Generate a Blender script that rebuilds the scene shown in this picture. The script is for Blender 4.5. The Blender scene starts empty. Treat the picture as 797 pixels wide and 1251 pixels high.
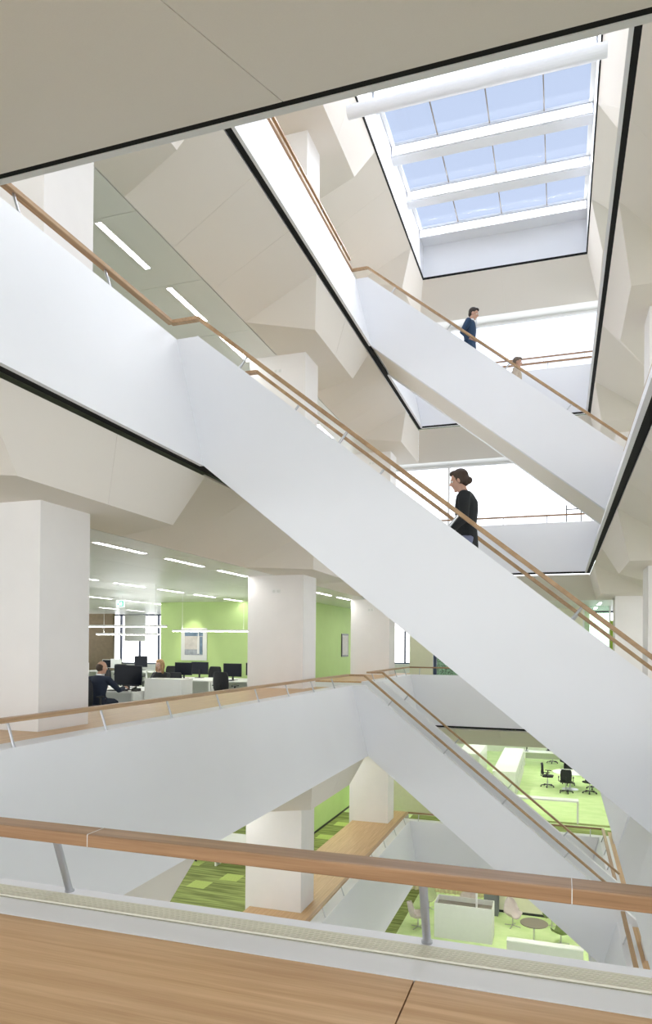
import bpy, bmesh, math, random
from mathutils import Vector, Matrix
random.seed(4)
scene = bpy.context.scene
col = scene.collection
R = math.radians

# ------------------------------------------------------------------ camera
# world: x = across the atrium (b), y = along the atrium (a), z up, z = 0 is the floor of the camera's storey
def make_camera():
    f, cx, hy = 837.207, 410.756, 783.421
    t, p, r = R(18.055), R(.351), R(.478)
    A = Matrix(((math.cos(t), math.sin(t), 0), (-math.sin(t), math.cos(t), 0), (0, 0, 1)))
    B = Matrix(((1, 0, 0), (0, math.cos(p), math.sin(p)), (0, -math.sin(p), math.cos(p))))
    C = Matrix(((math.cos(r), 0, math.sin(r)), (0, 1, 0), (-math.sin(r), 0, math.cos(r))))
    M = C @ B @ A                      # rows: right, forward, up in world axes
    right, fwd, up = M[0], M[1], M[2]
    rot = Matrix((right, up, -fwd)).transposed()
    cd = bpy.data.cameras.new('camera'); co = bpy.data.objects.new('camera', cd)
    co.matrix_world = Matrix.Translation((0, 0, 1.7)) @ rot.to_4x4()
    cd.sensor_fit = 'HORIZONTAL'; cd.sensor_width = 36; cd.lens = f * 36 / 797
    cd.shift_x = (398.5 - cx) / 797; cd.shift_y = (hy - 625.5) / 797
    cd.clip_start = .05; cd.clip_end = 500
    col.objects.link(co); scene.camera = co
make_camera()

# ------------------------------------------------------------------ world, exposure
def make_world():
    w = bpy.data.worlds.new('world'); scene.world = w; w.use_nodes = True
    n = w.node_tree.nodes; l = w.node_tree.links
    n.clear()
    out = n.new('ShaderNodeOutputWorld'); bg = n.new('ShaderNodeBackground')
    tc = n.new('ShaderNodeTexCoord'); sp = n.new('ShaderNodeSeparateXYZ'); cr = n.new('ShaderNodeValToRGB')
    l.new(tc.outputs['Generated'], sp.inputs[0]); l.new(sp.outputs['Z'], cr.inputs[0])
    e = cr.color_ramp.elements
    e[0].position = 0; e[0].color = (3.2, 3.25, 3.3, 1)
    e[1].position = .75; e[1].color = (.55, .64, .82, 1)
    m = cr.color_ramp.elements.new(.28); m.color = (2.0, 2.1, 2.3, 1)
    m = cr.color_ramp.elements.new(.5); m.color = (.61, .69, .87, 1)
    l.new(cr.outputs[0], bg.inputs[0]); bg.inputs[1].default_value = 1.0
    l.new(bg.outputs[0], out.inputs[0])
make_world()
vs = scene.view_settings
vs.view_transform = 'Standard'; vs.look = 'None'; vs.gamma = 1; vs.use_curve_mapping = False
vs.exposure = 0.12
scene.cycles.diffuse_bounces = 7
scene.cycles.max_bounces = 12
scene.cycles.transparent_max_bounces = 16
scene.cycles.sample_clamp_indirect = 6
LED = 85.0        # watts of each skylight strip
CEILING_EMIT = 22.0

# ------------------------------------------------------------------ materials
MATS = {}
def mat(name, color, rough=.5, metal=0, var=0, scale=6, bump=0, stretch=(1, 1, 1), emit=None, spec=None):
    if name in MATS: return MATS[name]
    m = bpy.data.materials.new(name); m.use_nodes = True
    n = m.node_tree.nodes; l = m.node_tree.links; p = n['Principled BSDF']
    p.inputs['Base Color'].default_value = (*color, 1); p.inputs['Roughness'].default_value = rough
    p.inputs['Metallic'].default_value = metal
    if spec is not None: p.inputs['Specular IOR Level'].default_value = spec
    tc = n.new('ShaderNodeTexCoord'); mp = n.new('ShaderNodeMapping'); mp.inputs['Scale'].default_value = stretch
    nz = n.new('ShaderNodeTexNoise'); nz.inputs['Scale'].default_value = scale; nz.inputs['Detail'].default_value = 5
    l.new(tc.outputs['Object'], mp.inputs[0]); l.new(mp.outputs[0], nz.inputs[0])
    v = max(var, .015)
    cr = n.new('ShaderNodeValToRGB')
    cr.color_ramp.elements[0].position = .3; cr.color_ramp.elements[1].position = .7
    cr.color_ramp.elements[0].color = (*[max(0, c * (1 - v)) for c in color], 1)
    cr.color_ramp.elements[1].color = (*[min(1, c * (1 + v)) for c in color], 1)
    l.new(nz.outputs[0], cr.inputs[0]); l.new(cr.outputs[0], p.inputs['Base Color'])
    if bump:
        b = n.new('ShaderNodeBump'); b.inputs['Strength'].default_value = bump; b.inputs['Distance'].default_value = .01
        l.new(nz.outputs[0], b.inputs['Height']); l.new(b.outputs[0], p.inputs['Normal'])
    if emit:
        p.inputs['Emission Color'].default_value = (*emit[0], 1); p.inputs['Emission Strength'].default_value = emit[1]
    MATS[name] = m
    return m

def oak(name, along, c0=(.41, .24, .115), c1=(.56, .36, .19)):
    m = bpy.data.materials.new(name); m.use_nodes = True
    n = m.node_tree.nodes; l = m.node_tree.links; p = n['Principled BSDF']
    tc = n.new('ShaderNodeTexCoord'); mp = n.new('ShaderNodeMapping')
    s = {'x': (.5, 14, 14), 'y': (14, .5, 14), 's': (2, 16, 2.5)}[along]
    mp.inputs['Scale'].default_value = s
    nz = n.new('ShaderNodeTexNoise'); nz.inputs['Scale'].default_value = 2.2; nz.inputs['Detail'].default_value = 8
    nz.inputs['Distortion'].default_value = .6
    n2 = n.new('ShaderNodeTexNoise'); n2.inputs['Scale'].default_value = 14; n2.inputs['Detail'].default_value = 3
    mx = n.new('ShaderNodeMath'); mx.operation = 'MULTIPLY_ADD'; mx.inputs[1].default_value = .35
    cr = n.new('ShaderNodeValToRGB')
    cr.color_ramp.elements[0].position = .5; cr.color_ramp.elements[0].color = (*c0, 1)
    cr.color_ramp.elements[1].position = .85; cr.color_ramp.elements[1].color = (*c1, 1)
    l.new(tc.outputs['Object'], mp.inputs[0]); l.new(mp.outputs[0], nz.inputs[0]); l.new(mp.outputs[0], n2.inputs[0])
    l.new(n2.outputs[0], mx.inputs[0]); l.new(nz.outputs[0], mx.inputs[2]); l.new(mx.outputs[0], cr.inputs[0])
    l.new(cr.outputs[0], p.inputs['Base Color']); p.inputs['Roughness'].default_value = .38
    b = n.new('ShaderNodeBump'); b.inputs['Strength'].default_value = .08; l.new(nz.outputs[0], b.inputs['Height']); l.new(b.outputs[0], p.inputs['Normal'])
    MATS[name] = m
    return m

def carpet(name, ca, cb, sx=.5, sy=7):
    m = bpy.data.materials.new(name); m.use_nodes = True
    n = m.node_tree.nodes; l = m.node_tree.links; p = n['Principled BSDF']
    tc = n.new('ShaderNodeTexCoord'); mp = n.new('ShaderNodeMapping'); mp.inputs['Scale'].default_value = (sx, sy, 1)
    nz = n.new('ShaderNodeTexNoise'); nz.inputs['Scale'].default_value = 1.6; nz.inputs['Detail'].default_value = 4
    cr = n.new('ShaderNodeValToRGB')
    cr.color_ramp.elements[0].position = .4; cr.color_ramp.elements[0].color = (*ca, 1)
    cr.color_ramp.elements[1].position = .6; cr.color_ramp.elements[1].color = (*cb, 1)
    l.new(tc.outputs['Object'], mp.inputs[0]); l.new(mp.outputs[0], nz.inputs[0]); l.new(nz.outputs[0], cr.inputs[0])
    l.new(cr.outputs[0], p.inputs['Base Color']); p.inputs['Roughness'].default_value = .95
    MATS[name] = m
    return m

def glass(name, tint=(1, 1, 1), gloss=.07):
    m = bpy.data.materials.new(name); m.use_nodes = True
    n = m.node_tree.nodes; l = m.node_tree.links; n.clear()
    o = n.new('ShaderNodeOutputMaterial'); t = n.new('ShaderNodeBsdfTransparent'); g = n.new('ShaderNodeBsdfGlossy')
    t.inputs[0].default_value = (*tint, 1); g.inputs['Roughness'].default_value = .05
    x = n.new('ShaderNodeMixShader'); x.inputs[0].default_value = gloss
    l.new(t.outputs[0], x.inputs[1]); l.new(g.outputs[0], x.inputs[2]); l.new(x.outputs[0], o.inputs[0])
    MATS[name] = m
    return m

WHITE = mat('white_paint', (.83, .84, .875), .45, var=.01, scale=.7)
PLASTER = mat('plaster', (.82, .77, .71), .9, var=.015, scale=220, bump=.05)
CEIL = mat('metal_ceiling', (.84, .84, .82), .36, metal=.15, var=.01, scale=1)
COLUMN = mat('column_plaster', (.84, .82, .81), .7, var=.01, scale=3)
BLACK = mat('black_gap', (.004, .004, .004), .9)
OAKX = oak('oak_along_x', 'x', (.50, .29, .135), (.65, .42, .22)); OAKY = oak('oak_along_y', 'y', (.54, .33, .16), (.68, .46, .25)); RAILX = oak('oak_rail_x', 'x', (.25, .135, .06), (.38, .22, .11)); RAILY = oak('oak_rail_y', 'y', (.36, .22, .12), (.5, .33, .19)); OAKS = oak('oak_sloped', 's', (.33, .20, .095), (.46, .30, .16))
STEEL = mat('brushed_steel', (.56, .57, .6), .32, metal=1, var=.03, scale=40, stretch=(1, 1, .05))
SILL = mat('sill_white', (.8, .8, .79), .5, var=.01)
GRILLE = mat('grille_cream', (.70, .67, .56), .5, var=.02)
DARK = mat('grille_shadow', (.50, .48, .39), .8)
BLACKP = mat('black_plastic', (.012, .013, .016), .4)
CHAIRF = mat('chair_black_fabric', (.018, .019, .024), .8, var=.2, scale=90)
SCREEN = mat('monitor_screen', (.006, .008, .014), .25, spec=.15)
SCREENB = mat('monitor_back_grey', (.012, .014, .022), .5, spec=.25)
DESK = mat('desk_white', (.86, .86, .85), .4)
GREEN = mat('green_wall_paint', (.56, .73, .31), .8, var=.02, scale=2)
CREAM = mat('cream_wall_paint', (.80, .76, .62), .8, var=.01)
BROWN = mat('brown_wall_paint', (.20, .15, .09), .8, var=.1)
NAVYF = mat('window_frame_dark', (.04, .06, .12), .4)
FRAMEW = mat('window_frame_white', (.8, .8, .8), .4)
GLASS = glass('window_glass'); SKYGL = glass('skylight_glass', (.95, .97, 1), .012)
CARPETD = carpet('striped_green_carpet', (.17, .205, .055), (.36, .43, .14))
CARPETL = carpet('pale_green_carpet', (.66, .82, .40), (.74, .88, .48), 1, 1.5)
CARPETG = mat('grey_carpet', (.32, .36, .25), .95, var=.1, scale=8)
TILE = mat('light_carpet_tile', (.50, .62, .18), .95, var=.08, scale=25)
LEDM = mat('led_diffuser', (1, 1, 1), .5, emit=((1, .985, .96), CEILING_EMIT))
LEDB = mat('led_diffuser_bright', (1, 1, 1), .5, emit=((1, .99, .95), 45.0))  # stronger emission for the strips added to brighten the lower storeys
LEDS = mat('skylight_strip_diffuser', (1, 1, 1), .5, emit=((.93, .96, 1), 2.6))
GREYW = mat('pale_grey_laminate', (.7, .7, .68), .5)
TAUPE = mat('taupe_tabletop', (.17, .14, .115), .35)
MAUVE = mat('mauve_shell_upholstery', (.62, .54, .52), .85, var=.04, scale=30)
OLIVE = mat('olive_shell_upholstery', (.16, .21, .07), .85, var=.05, scale=30)
CURTAIN = mat('cream_curtain_fabric', (.68, .62, .40), .9, var=.06, scale=9, stretch=(8, 8, .1))

# ------------------------------------------------------------------ mesh helpers
class MB:
    def __init__(s): s.v = []; s.f = []
    def add(s, vs, fs):
        k = len(s.v); s.v += [tuple(v) for v in vs]; s.f += [tuple(i + k for i in f) for f in fs]; return s
    def box(s, x0, x1, y0, y1, z0, z1):
        v = [(x, y, z) for z in (z0, z1) for y in (y0, y1) for x in (x0, x1)]
        return s.add(v, [(0, 2, 3, 1), (4, 5, 7, 6), (0, 1, 5, 4), (2, 6, 7, 3), (0, 4, 6, 2), (1, 3, 7, 5)])
    def prism(s, poly, off):
        """closed polygon (3D points) extruded by the vector off"""
        n = len(poly); off = Vector(off)
        v = [Vector(p) for p in poly] + [Vector(p) + off for p in poly]
        f = [tuple(range(n))[::-1], tuple(range(n, 2 * n))] + [(i, (i + 1) % n, n + (i + 1) % n, n + i) for i in range(n)]
        return s.add(v, f)
    def bar(s, p, q, w, h, up=(0, 0, 1)):
        p, q = Vector(p), Vector(q); d = (q - p).normalized(); sd = d.cross(Vector(up)).normalized(); u = sd.cross(d)
        c = [sd * (w / 2 * i) + u * (h / 2 * j) for i, j in ((-1, -1), (1, -1), (1, 1), (-1, 1))]
        v = [p + k for k in c] + [q + k for k in c]
        return s.add(v, [(3, 2, 1, 0), (4, 5, 6, 7), (0, 1, 5, 4), (1, 2, 6, 5), (2, 3, 7, 6), (3, 0, 4, 7)])
    def tube(s, pts, n=10, cap=True, sq=1):
        """pts: list of (point, radius) ; one swept skin"""
        P = [Vector(p) for p, r in pts]; rings = []
        ref = None
        for i, (p, r) in enumerate(pts):
            d = (P[min(i + 1, len(P) - 1)] - P[max(i - 1, 0)]).normalized()
            if ref is None: ref = Vector((0, 0, 1)) if abs(d.z) < .9 else Vector((0, 1, 0))
            a = d.cross(ref).normalized(); b = a.cross(d).normalized(); ref = b
            ra, rb = r if isinstance(r, tuple) else (r, r)
            rings.append([P[i] + a * (math.cos(2 * math.pi * k / n) * ra) + b * (math.sin(2 * math.pi * k / n) * rb) for k in range(n)])
        v = [q for rg in rings for q in rg]
        f = [(i * n + k, i * n + (k + 1) % n, (i + 1) * n + (k + 1) % n, (i + 1) * n + k) for i in range(len(rings) - 1) for k in range(n)]
        if cap: f += [tuple(range(n))[::-1], tuple((len(rings) - 1) * n + k for k in range(n))]
        return s.add(v, f)
    def ball(s, c, r, n=14, m=9, M=None):
        r = r if isinstance(r, tuple) else (r, r, r); v = []; f = []
        v.append(Vector((0, 0, -r[2])))
        for j in range(1, m):
            t = math.pi * j / m
            for k in range(n):
                p = 2 * math.pi * k / n
                v.append(Vector((r[0] * math.sin(t) * math.cos(p), r[1] * math.sin(t) * math.sin(p), -r[2] * math.cos(t))))
        v.append(Vector((0, 0, r[2])))
        for k in range(n): f.append((0, 1 + (k + 1) % n, 1 + k))
        for j in range(m - 2):
            for k in range(n): f.append((1 + j * n + k, 1 + j * n + (k + 1) % n, 1 + (j + 1) * n + (k + 1) % n, 1 + (j + 1) * n + k))
        for k in range(n): f.append((len(v) - 1, 1 + (m - 2) * n + k, 1 + (m - 2) * n + (k + 1) % n))
        if M is not None: v = [M @ q for q in v]
        return s.add([q + Vector(c) for q in v], f)
    def lathe(s, prof, n=20, c=(0, 0, 0)):
        v = [(c[0] + r * math.cos(2 * math.pi * k / n), c[1] + r * math.sin(2 * math.pi * k / n), c[2] + z) for r, z in prof for k in range(n)]
        f = [(i * n + k, i * n + (k + 1) % n, (i + 1) * n + (k + 1) % n, (i + 1) * n + k) for i in range(len(prof) - 1) for k in range(n)]
        f += [tuple(range(n))[::-1], tuple((len(prof) - 1) * n + k for k in range(n))]
        return s.add(v, f)
    def build(s, name, material, parent=None, loc=None, smooth=False, bevel=0):
        me = bpy.data.meshes.new(name); me.from_pydata(s.v, [], s.f); me.validate()
        bm = bmesh.new(); bm.from_mesh(me); bmesh.ops.recalc_face_normals(bm, faces=bm.faces); bm.to_mesh(me); bm.free()
        me.materials.append(material)
        if smooth: me.polygons.foreach_set('use_smooth', [True] * len(me.polygons))
        o = bpy.data.objects.new(name, me); col.objects.link(o)
        if parent is not None: o.parent = parent
        if loc is not None: o.location = loc
        if bevel:
            m = o.modifiers.new('bevel', 'BEVEL'); m.width = bevel; m.segments = 2; m.limit_method = 'ANGLE'
        return o

def empty(name, loc=(0, 0, 0), rz=0):
    o = bpy.data.objects.new(name, None); col.objects.link(o); o.location = loc; o.rotation_euler = (0, 0, rz); return o
def tag(o, label=None, cat=None, group=None, kind=None):
    if label: o['label'] = label
    if cat: o['category'] = cat
    if group: o['group'] = group
    if kind: o['kind'] = kind
    return o
def thing(name, label, cat, loc=(0, 0, 0), rz=0, group=None): return tag(empty(name, loc, rz), label, cat, group)
def copy_tree(o, parent=None):
    c = o.copy(); col.objects.link(c)
    if parent is not None: c.parent = parent
    for ch in list(o.children): copy_tree(ch, c)
    return c
def dup(o, loc, rz, label, group=None):
    c = copy_tree(o); c.location = loc; c.rotation_euler = (0, 0, rz); c['label'] = label
    if group: c['group'] = group
    return c

# ------------------------------------------------------------------ building constants
H = 4.4
BL, BR = -4.346, 1.183            # handrail lines left and right
BLO, BRO = -3.88, .65             # void edge at the parapet foot
AN, AF = 1.91, 20.45              # handrail lines near and far
ANO, AFO = 2.38, 19.93
RZ, SZ, PB, CZ = 1.06, .84, -.66, 3.09
IL, IR, IN, IF = -5.4, 2.17, .9, 21.4   # inner line where the faceted soffit meets the metal ceiling
A1, A2, SW = 6.967, 14.178, 1.63  # stairs: start lines and width between rails
BS, SL = -3.984, .8               # slope starts here, rise over run
C0 = 12.627                       # column grid, every 7.2 m
CW = .742
AFAR = {-2: 38, -1: 41, 0: 28, 1: 22.1, 2: 22.1}
ORD = {-2: 'lounge storey', -1: 'storey below the camera', 0: "camera's storey", 1: 'first storey above the camera', 2: 'second storey above the camera'}

def struct(o, label, cat=None): o['kind'] = 'structure'; o['label'] = label; return o

# floors --------------------------------------------------------------
def ring(mb, x0, x1, y0, y1, hx0, hx1, hy0, hy1, z0, z1):
    mb.box(x0, hx0, y0, y1, z0, z1); mb.box(hx1, x1, y0, y1, z0, z1)
    mb.box(hx0, hx1, y0, hy0, z0, z1); mb.box(hx0, hx1, hy1, y1, z0, z1); return mb
FL = {}
for n in (-1, 0, 1, 2):
    fm = {-1: CARPETG, 0: CARPETG, 1: CARPETG, 2: CARPETG}[n]
    o = ring(MB(), -22, 10, -5, AFAR[n], BL - .1, BR + .1, AN - .1, AF + .1, H * n - .06, H * n).build('floor', fm)
    FL[n] = struct(o, 'carpeted floor of the %s around the atrium void' % ORD[n])
o = MB().box(-22, 10, -5, AFAR[-2], -2 * H - .1, -2 * H).build('floor', CARPETG)
FL[-2] = struct(o, 'carpeted floor of the lounge at the bottom of the atrium')

# parapets ------------------------------------------------------------
def parapet(side, n, a, b, cut=None):
    """side wall from a to b along its side; profile leans out into the void towards its foot"""
    z = H * n
    U0, U1, I = .10, (BLO - BL) if side != 'right' else (BR - BRO), -.16
    lip = .05
    if side == 'near': U1 += .05; lip = .028
    prof = [(U0, SZ), (U1, PB), (U1 - lip, PB), (U1 - lip - .02, PB + .05), (U0 - .12, SZ - .1), (U0 - .12, -.05), (I, -.05), (I, SZ - .02), (I, SZ)]
    if cut == 'low':  # only the slab edge below a stair's foot
        prof = [(U0 + .21, .0), (U1, PB), (U1 - .05, PB), (U1 - .09, PB + .04), (U0 + .1, -.06)]
    def pt(u, zz, s):
        if side == 'left': return (BL + u, s, z + zz)
        if side == 'right': return (BR - u, s, z + zz)
        if side == 'near': return (s, AN + u, z + zz)
        return (s, AF - u, z + zz)
    def ends(u):     # mitre: at void corners the wall stops on the corner's diagonal
        lo, hi = a, b
        if side in ('left', 'right'):
            if a == 'c': lo = AN + u * (ANO - AN) / (BLO - BL)
            if b == 'c': hi = AF - u * (AF - AFO) / (BLO - BL)
        else:
            if a == 'c': lo = BL + u
            if b == 'c': hi = BR - u * (BR - BRO) / (BLO - BL)
        return lo, hi
    m = MB(); k = len(prof)
    v = [pt(u, zz, ends(u)[0]) for u, zz in prof] + [pt(u, zz, ends(u)[1]) for u, zz in prof]
    f = [tuple(range(k)), tuple(range(k, 2 * k))[::-1]] + [(i, (i + 1) % k, k + (i + 1) % k, k + i) for i in range(k)]
    m.add(v, f)
    o = m.build('wall_' + side, WHITE)
    return struct(o, 'white leaning parapet wall on the %s side of the void, %s' % (side, ORD[n]))
UPST = {1: A1, 0: A2, 2: A2, -1: A1}      # storey whose left side a stair leaves, and where
for n in (-1, 0, 1, 2):
    s = UPST[n]
    parapet('left', n, 'c', s); parapet('left', n, s + SW + .02, 'c')
    if n + 1 in UPST:
        s = UPST[n + 1]
        parapet('right', n, 'c', s); parapet('right', n, s, s + SW, 'low'); parapet('right', n, s + SW + .02, 'c')
    else: parapet('right', n, 'c', 'c')
    parapet('far', n, 'c', 'c'); parapet('near', n, 'c', 'c')

# sills' floor-grilles: one strip per parapet, fine bars (foreground one bar by bar) ---------------
def grille(n, side):
    z = H * n + SZ
    if side == 'near':
        t = thing('air_grille', 'cream slotted air grille let into the white sill in the foreground', 'grille', (0, AN, z))
        MB().box(BL - .1, BR + .1, -.048, .032, .0005, .0015).build('grille_bed', DARK, t)
        for k in range(7):
            MB().box(BL - .1, BR + .1, -.046 + k * .0115, -.0385 + k * .0115, .003, .009).build('slat', GRILLE, t)
grille(0, 'near')

# handrails ------------------------------------------------------------
RW, RH = .075, .042
def post_mesh(du, dv, h0=SZ, h1=RZ - RH / 2, r=.0125):
    m = MB(); m.tube([((du, dv, h0), r), ((0, 0, h1), r)], 14)
    m.lathe([(r * 1.3, 0), (r * 1.3, .006), (r, .007)], 14, (du, dv, h0))
    return m
def handrail(n, side, s0, s1, label, lead=None, joints=()):
    """oak rail with steel posts; s0..s1 along its side; lead = extra rail points"""
    z = H * n
    base = {'left': (BL, 0, z), 'right': (BR, 0, z), 'near': (0, AN, z), 'far': (0, AF, z)}[side]
    t = thing('handrail', label, 'handrail', base)
    ax = 1 if side in ('left', 'right') else 0
    p = (0, s0, RZ) if ax else (s0, 0, RZ); q = (0, s1, RZ) if ax else (s1, 0, RZ)
    m = MB().bar(p, q, .09 if side == 'near' else RW, RH)
    if lead: m.bar(lead[0], lead[1], RW, RH)
    m.build('rail', RAILY if ax else RAILX, t, bevel=.005)
    for j in joints:
        MB().box(j - .0012, j + .0012, -.0456, .0456, RZ - RH / 2 - .0006, RZ + RH / 2 + .0006).build('joint', GREYW, t)
    du, dv = {'left': (.07, 0), 'right': (-.07, 0), 'near': (0, .07), 'far': (0, -.07)}[side]
    me = None; s = s0 + .35
    if side == 'near': s = -1.61 - 1.25 * 2
    if side == 'left' and s0 < 5: s = 4.56 - 1.213 * 2
    while s < s1 - .1:
        loc = (0, s, 0) if ax else (s, 0, 0)
        if s > s0:
            if me is None: o = post_mesh(du, dv).build('post', STEEL, t, loc, smooth=False); me = o.data
            else:
                o = bpy.data.objects.new('post', me); col.objects.link(o); o.parent = t; o.location = loc
        s += 1.25 if side == 'near' else 1.213
    return t
SN = {-1: 'the lowest balcony', 0: 'the eye-level balcony', 1: 'the next balcony up', 2: 'the top balcony'}
for n in (-1, 0, 1, 2):
    s = UPST[n]
    handrail(n, 'left', AN, s + RW / 2, 'left oak handrail of %s, near run before the stair' % SN[n], ((0, s + .035, RZ), (BS - BL, s + .035, RZ)))
    handrail(n, 'left', s + SW, AF, 'left oak handrail of %s, far run beyond the stair' % SN[n], ((0, s + SW + .02, RZ), (BS - BL, s + SW + .02, RZ)))
    if n + 1 in UPST:
        s = UPST[n + 1]
        handrail(n, 'right', AN, s - .02, 'right oak handrail of %s, near run before the stair' % SN[n])
        handrail(n, 'right', s + SW + .1, AF, 'right oak handrail of %s, far run beyond the stair' % SN[n])
    else: handrail(n, 'right', AN, AF, 'oak handrail along the right side of %s' % SN[n])
    handrail(n, 'far', BL, BR, 'oak handrail across the far end of %s' % SN[n])
handrail(0, 'near', BL, BR, 'thick oak handrail on steel posts crossing the foreground', joints=(.035, -1.45))
for side in ('far', 'left'):
    t = thing('upper_handrail', 'second slimmer oak rail just above the handrail at the far end of the top balcony' if side == 'far' else 'second slimmer oak rail just above the left handrail of the top balcony', 'handrail', (0, 0, 2 * H))
    p, q = ((BL, AF - .02, RZ + .15), (BR, AF - .02, RZ + .15)) if side == 'far' else ((BL + .02, AN, RZ + .13), (BL + .02, A2 - .15, RZ + .13))
    MB().bar(p, q, .045, .035).build('rail', RAILX if side == 'far' else RAILY, t)
    for k in range(5 if side == 'far' else 10):
        c = Vector(p).lerp(Vector(q), (k + .5) / (5 if side == 'far' else 10)); MB().tube([((c.x, c.y, RZ + .02), .008), ((c.x, c.y, RZ + .14), .008)], 8).build('bracket', STEEL, t)

# oak counters behind the parapets ---------------------------------------------------------------
def counter(n, side, cuts, label):
    z = H * n + SZ
    t = thing('oak_counter', label, 'counter', (0, 0, z))
    for i in range(len(cuts) - 1):
        s0, s1 = cuts[i] + .002, cuts[i + 1] - .002
        if side in ('left', 'right'):
            xf, xb, xc = (BL - .162, IL - .5, -4.795) if side == 'left' else (BR + .162, BR + .62, 1.415)
            m = MB(); lo, hi = sorted((xf, xc))
            m.box(lo, hi, s0, s1, -.04, -.001)          # strip along the sill, then the field between the columns
            lo, hi = sorted((xc, xb)); y = s0
            for k in (-1, 0, 1):
                c = C0 + 7.2 * k
                if c + CW < s0 or c > s1: continue
                if c > y + .01: m.box(lo, hi, y, c - .003, -.04, -.001)
                y = c + CW + .003
            if y < s1 - .01: m.box(lo, hi, y, s1, -.04, -.001)
            m.build('top_panel', OAKY, t)
        if side == 'near': MB().box(s0, s1, AN - 1.5, AN - .162, -.04, -.001).build('top_panel', OAKX, t)
        if side == 'far': MB().box(s0, s1, AF + .162, AF + .62, -.04, -.001).build('top_panel', OAKX, t)
    a, b = cuts[0], cuts[-1]
    if side == 'left': MB().box(IL - .45, IL - .42, a, b, -SZ, -.04).build('front_panel', DESK, t)
    if side == 'left':
        for q in (a + .002, b - .022): MB().box(IL - .42, BL - .17, q, q + .02, -SZ, -.041).build('end_panel', DESK, t)
    if side == 'right': MB().box(BR + .55, BR + .57, a, b, -SZ, -.04).build('front_panel', DESK, t)
    if side == 'near': MB().box(a, b, AN - 1.42, AN - 1.4, -SZ, -.04).build('front_panel', DESK, t)
    if side == 'far': MB().box(a, b, AF + .55, AF + .57, -SZ, -.04).build('front_panel', DESK, t)
for n in (-1, 0, 1, 2):
    s = UPST[n]; r = C0 - 7.2
    counter(n, 'left', [AN, r, r + .8] if n in (1, -1) else [AN, r, r + 3.6, r + 7.2, r + 8.0], 'wide oak counter behind the left parapet of %s, nearer run' % SN[n])
    counter(n, 'left', [s + SW + .1, (s + AF) / 2, AF + 1], 'wide oak counter behind the left parapet of %s, far run' % SN[n])
    if n + 1 in UPST:
        s = UPST[n + 1]
        counter(n, 'right', [AN, s - .1], 'narrow oak counter behind the right parapet of %s, nearer run' % SN[n])
        counter(n, 'right', [s + SW + .1, AF + .6], 'narrow oak counter behind the right parapet of %s, far run' % SN[n])
counter(0, 'near', [BL - .16, -2.85, -.35, BR + .3], 'foreground oak counter with a straight joint, below the thick handrail')

# stairs ---------------------------------------------------------------
def staircase(n, s, label):
    z = H * n
    t = thing('staircase', label, 'staircase', (0, s, z))
    def side(y, th):
        top0, topk = (BL + .10, SZ), (BS, SZ)
        e = 1.6
        P = [(BL - .155, SZ - .001), (BS, SZ), (e, SZ - SL * (e - BS)), (e, SZ - SL * (e - BS) - .5), (.93, PB - SL * (.93 - BLO)), (BLO, PB), (BL - .155, -.03)]
        return MB().prism([(x, y, zz) for x, zz in P], (0, th, 0))
    side(0, .13).build('side_wall', WHITE, t)
    side(SW - .02, .14).build('side_wall', WHITE, t)
    MB().box(BL - .105, BS + .12, .13, SW - .02, -.19, -.001).build('landing', GREYW, t)
    # light capping strips on the walls' tops
    for y in (0, SW - .02):
        MB().prism([(BS, y - .001, SZ), (1.6, y - .001, SZ - SL * (1.6 - BS)), (1.6, y - .001, SZ + .012 - SL * (1.6 - BS)), (BS, y - .001, SZ + .012)], (0, .14, 0)).build('capping', WHITE, t)
    MB().prism([(BLO + .02, 0.001, PB + .001), (.93, 0.001, PB - SL * (.93 - BLO) + .001), (.93, .001, PB - SL * (.93 - BLO) + .07), (BLO + .02, .001, PB + .09)], (0, SW + .118, 0)).build('underside', PLASTER, t)
    me = None
    k = 25; run = H / SL / k
    for i in range(k - 1):
        loc = (BS + .1 + run * i, 0, -H / k * (i + 1))
        if me is None:
            o = MB().box(0, run + .03, .13, SW - .02, -.19, 0).build('step', GREYW, t, loc); me = o.data
        else: o = bpy.data.objects.new('step', me); col.objects.link(o); o.parent = t; o.location = loc
    for y in (.035, SW + .02):
        e = 1.25
        h = empty('handrail', (0, 0, 0)); h.parent = t
        MB().bar((BS, y, RZ), (e, y, RZ - SL * (e - BS)), RW, RH).build('rail', OAKS, h, bevel=.005)
        L = e - BS; nrm = Vector((-SL, 0, -1)).normalized() * -1
        me2 = None; x = BS + .62
        while x < e - .1:
            top = Vector((x, y, RZ - .02 - SL * (x - BS)))
            dn = Vector((-SL, 0, -1)).normalized() * .175
            if me2 is None:
                o = MB().tube([((0, 0, 0), .0145), (tuple(dn), .0145)], 10).build('post', STEEL, h, tuple(top)); me2 = o.data
            else: o = bpy.data.objects.new('post', me2); col.objects.link(o); o.parent = h; o.location = top
            x += 1.19
    return t
staircase(1, A1, 'broad white staircase crossing the middle of the picture from upper left, woman on it')
staircase(2, A2, 'upper white staircase below the skylight with the man in a blue suit on it')
staircase(0, A2, 'lower white staircase going down right behind the foreground handrail')
staircase(-1, A1, 'lowest white staircase going down to the lounge floor')

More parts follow.
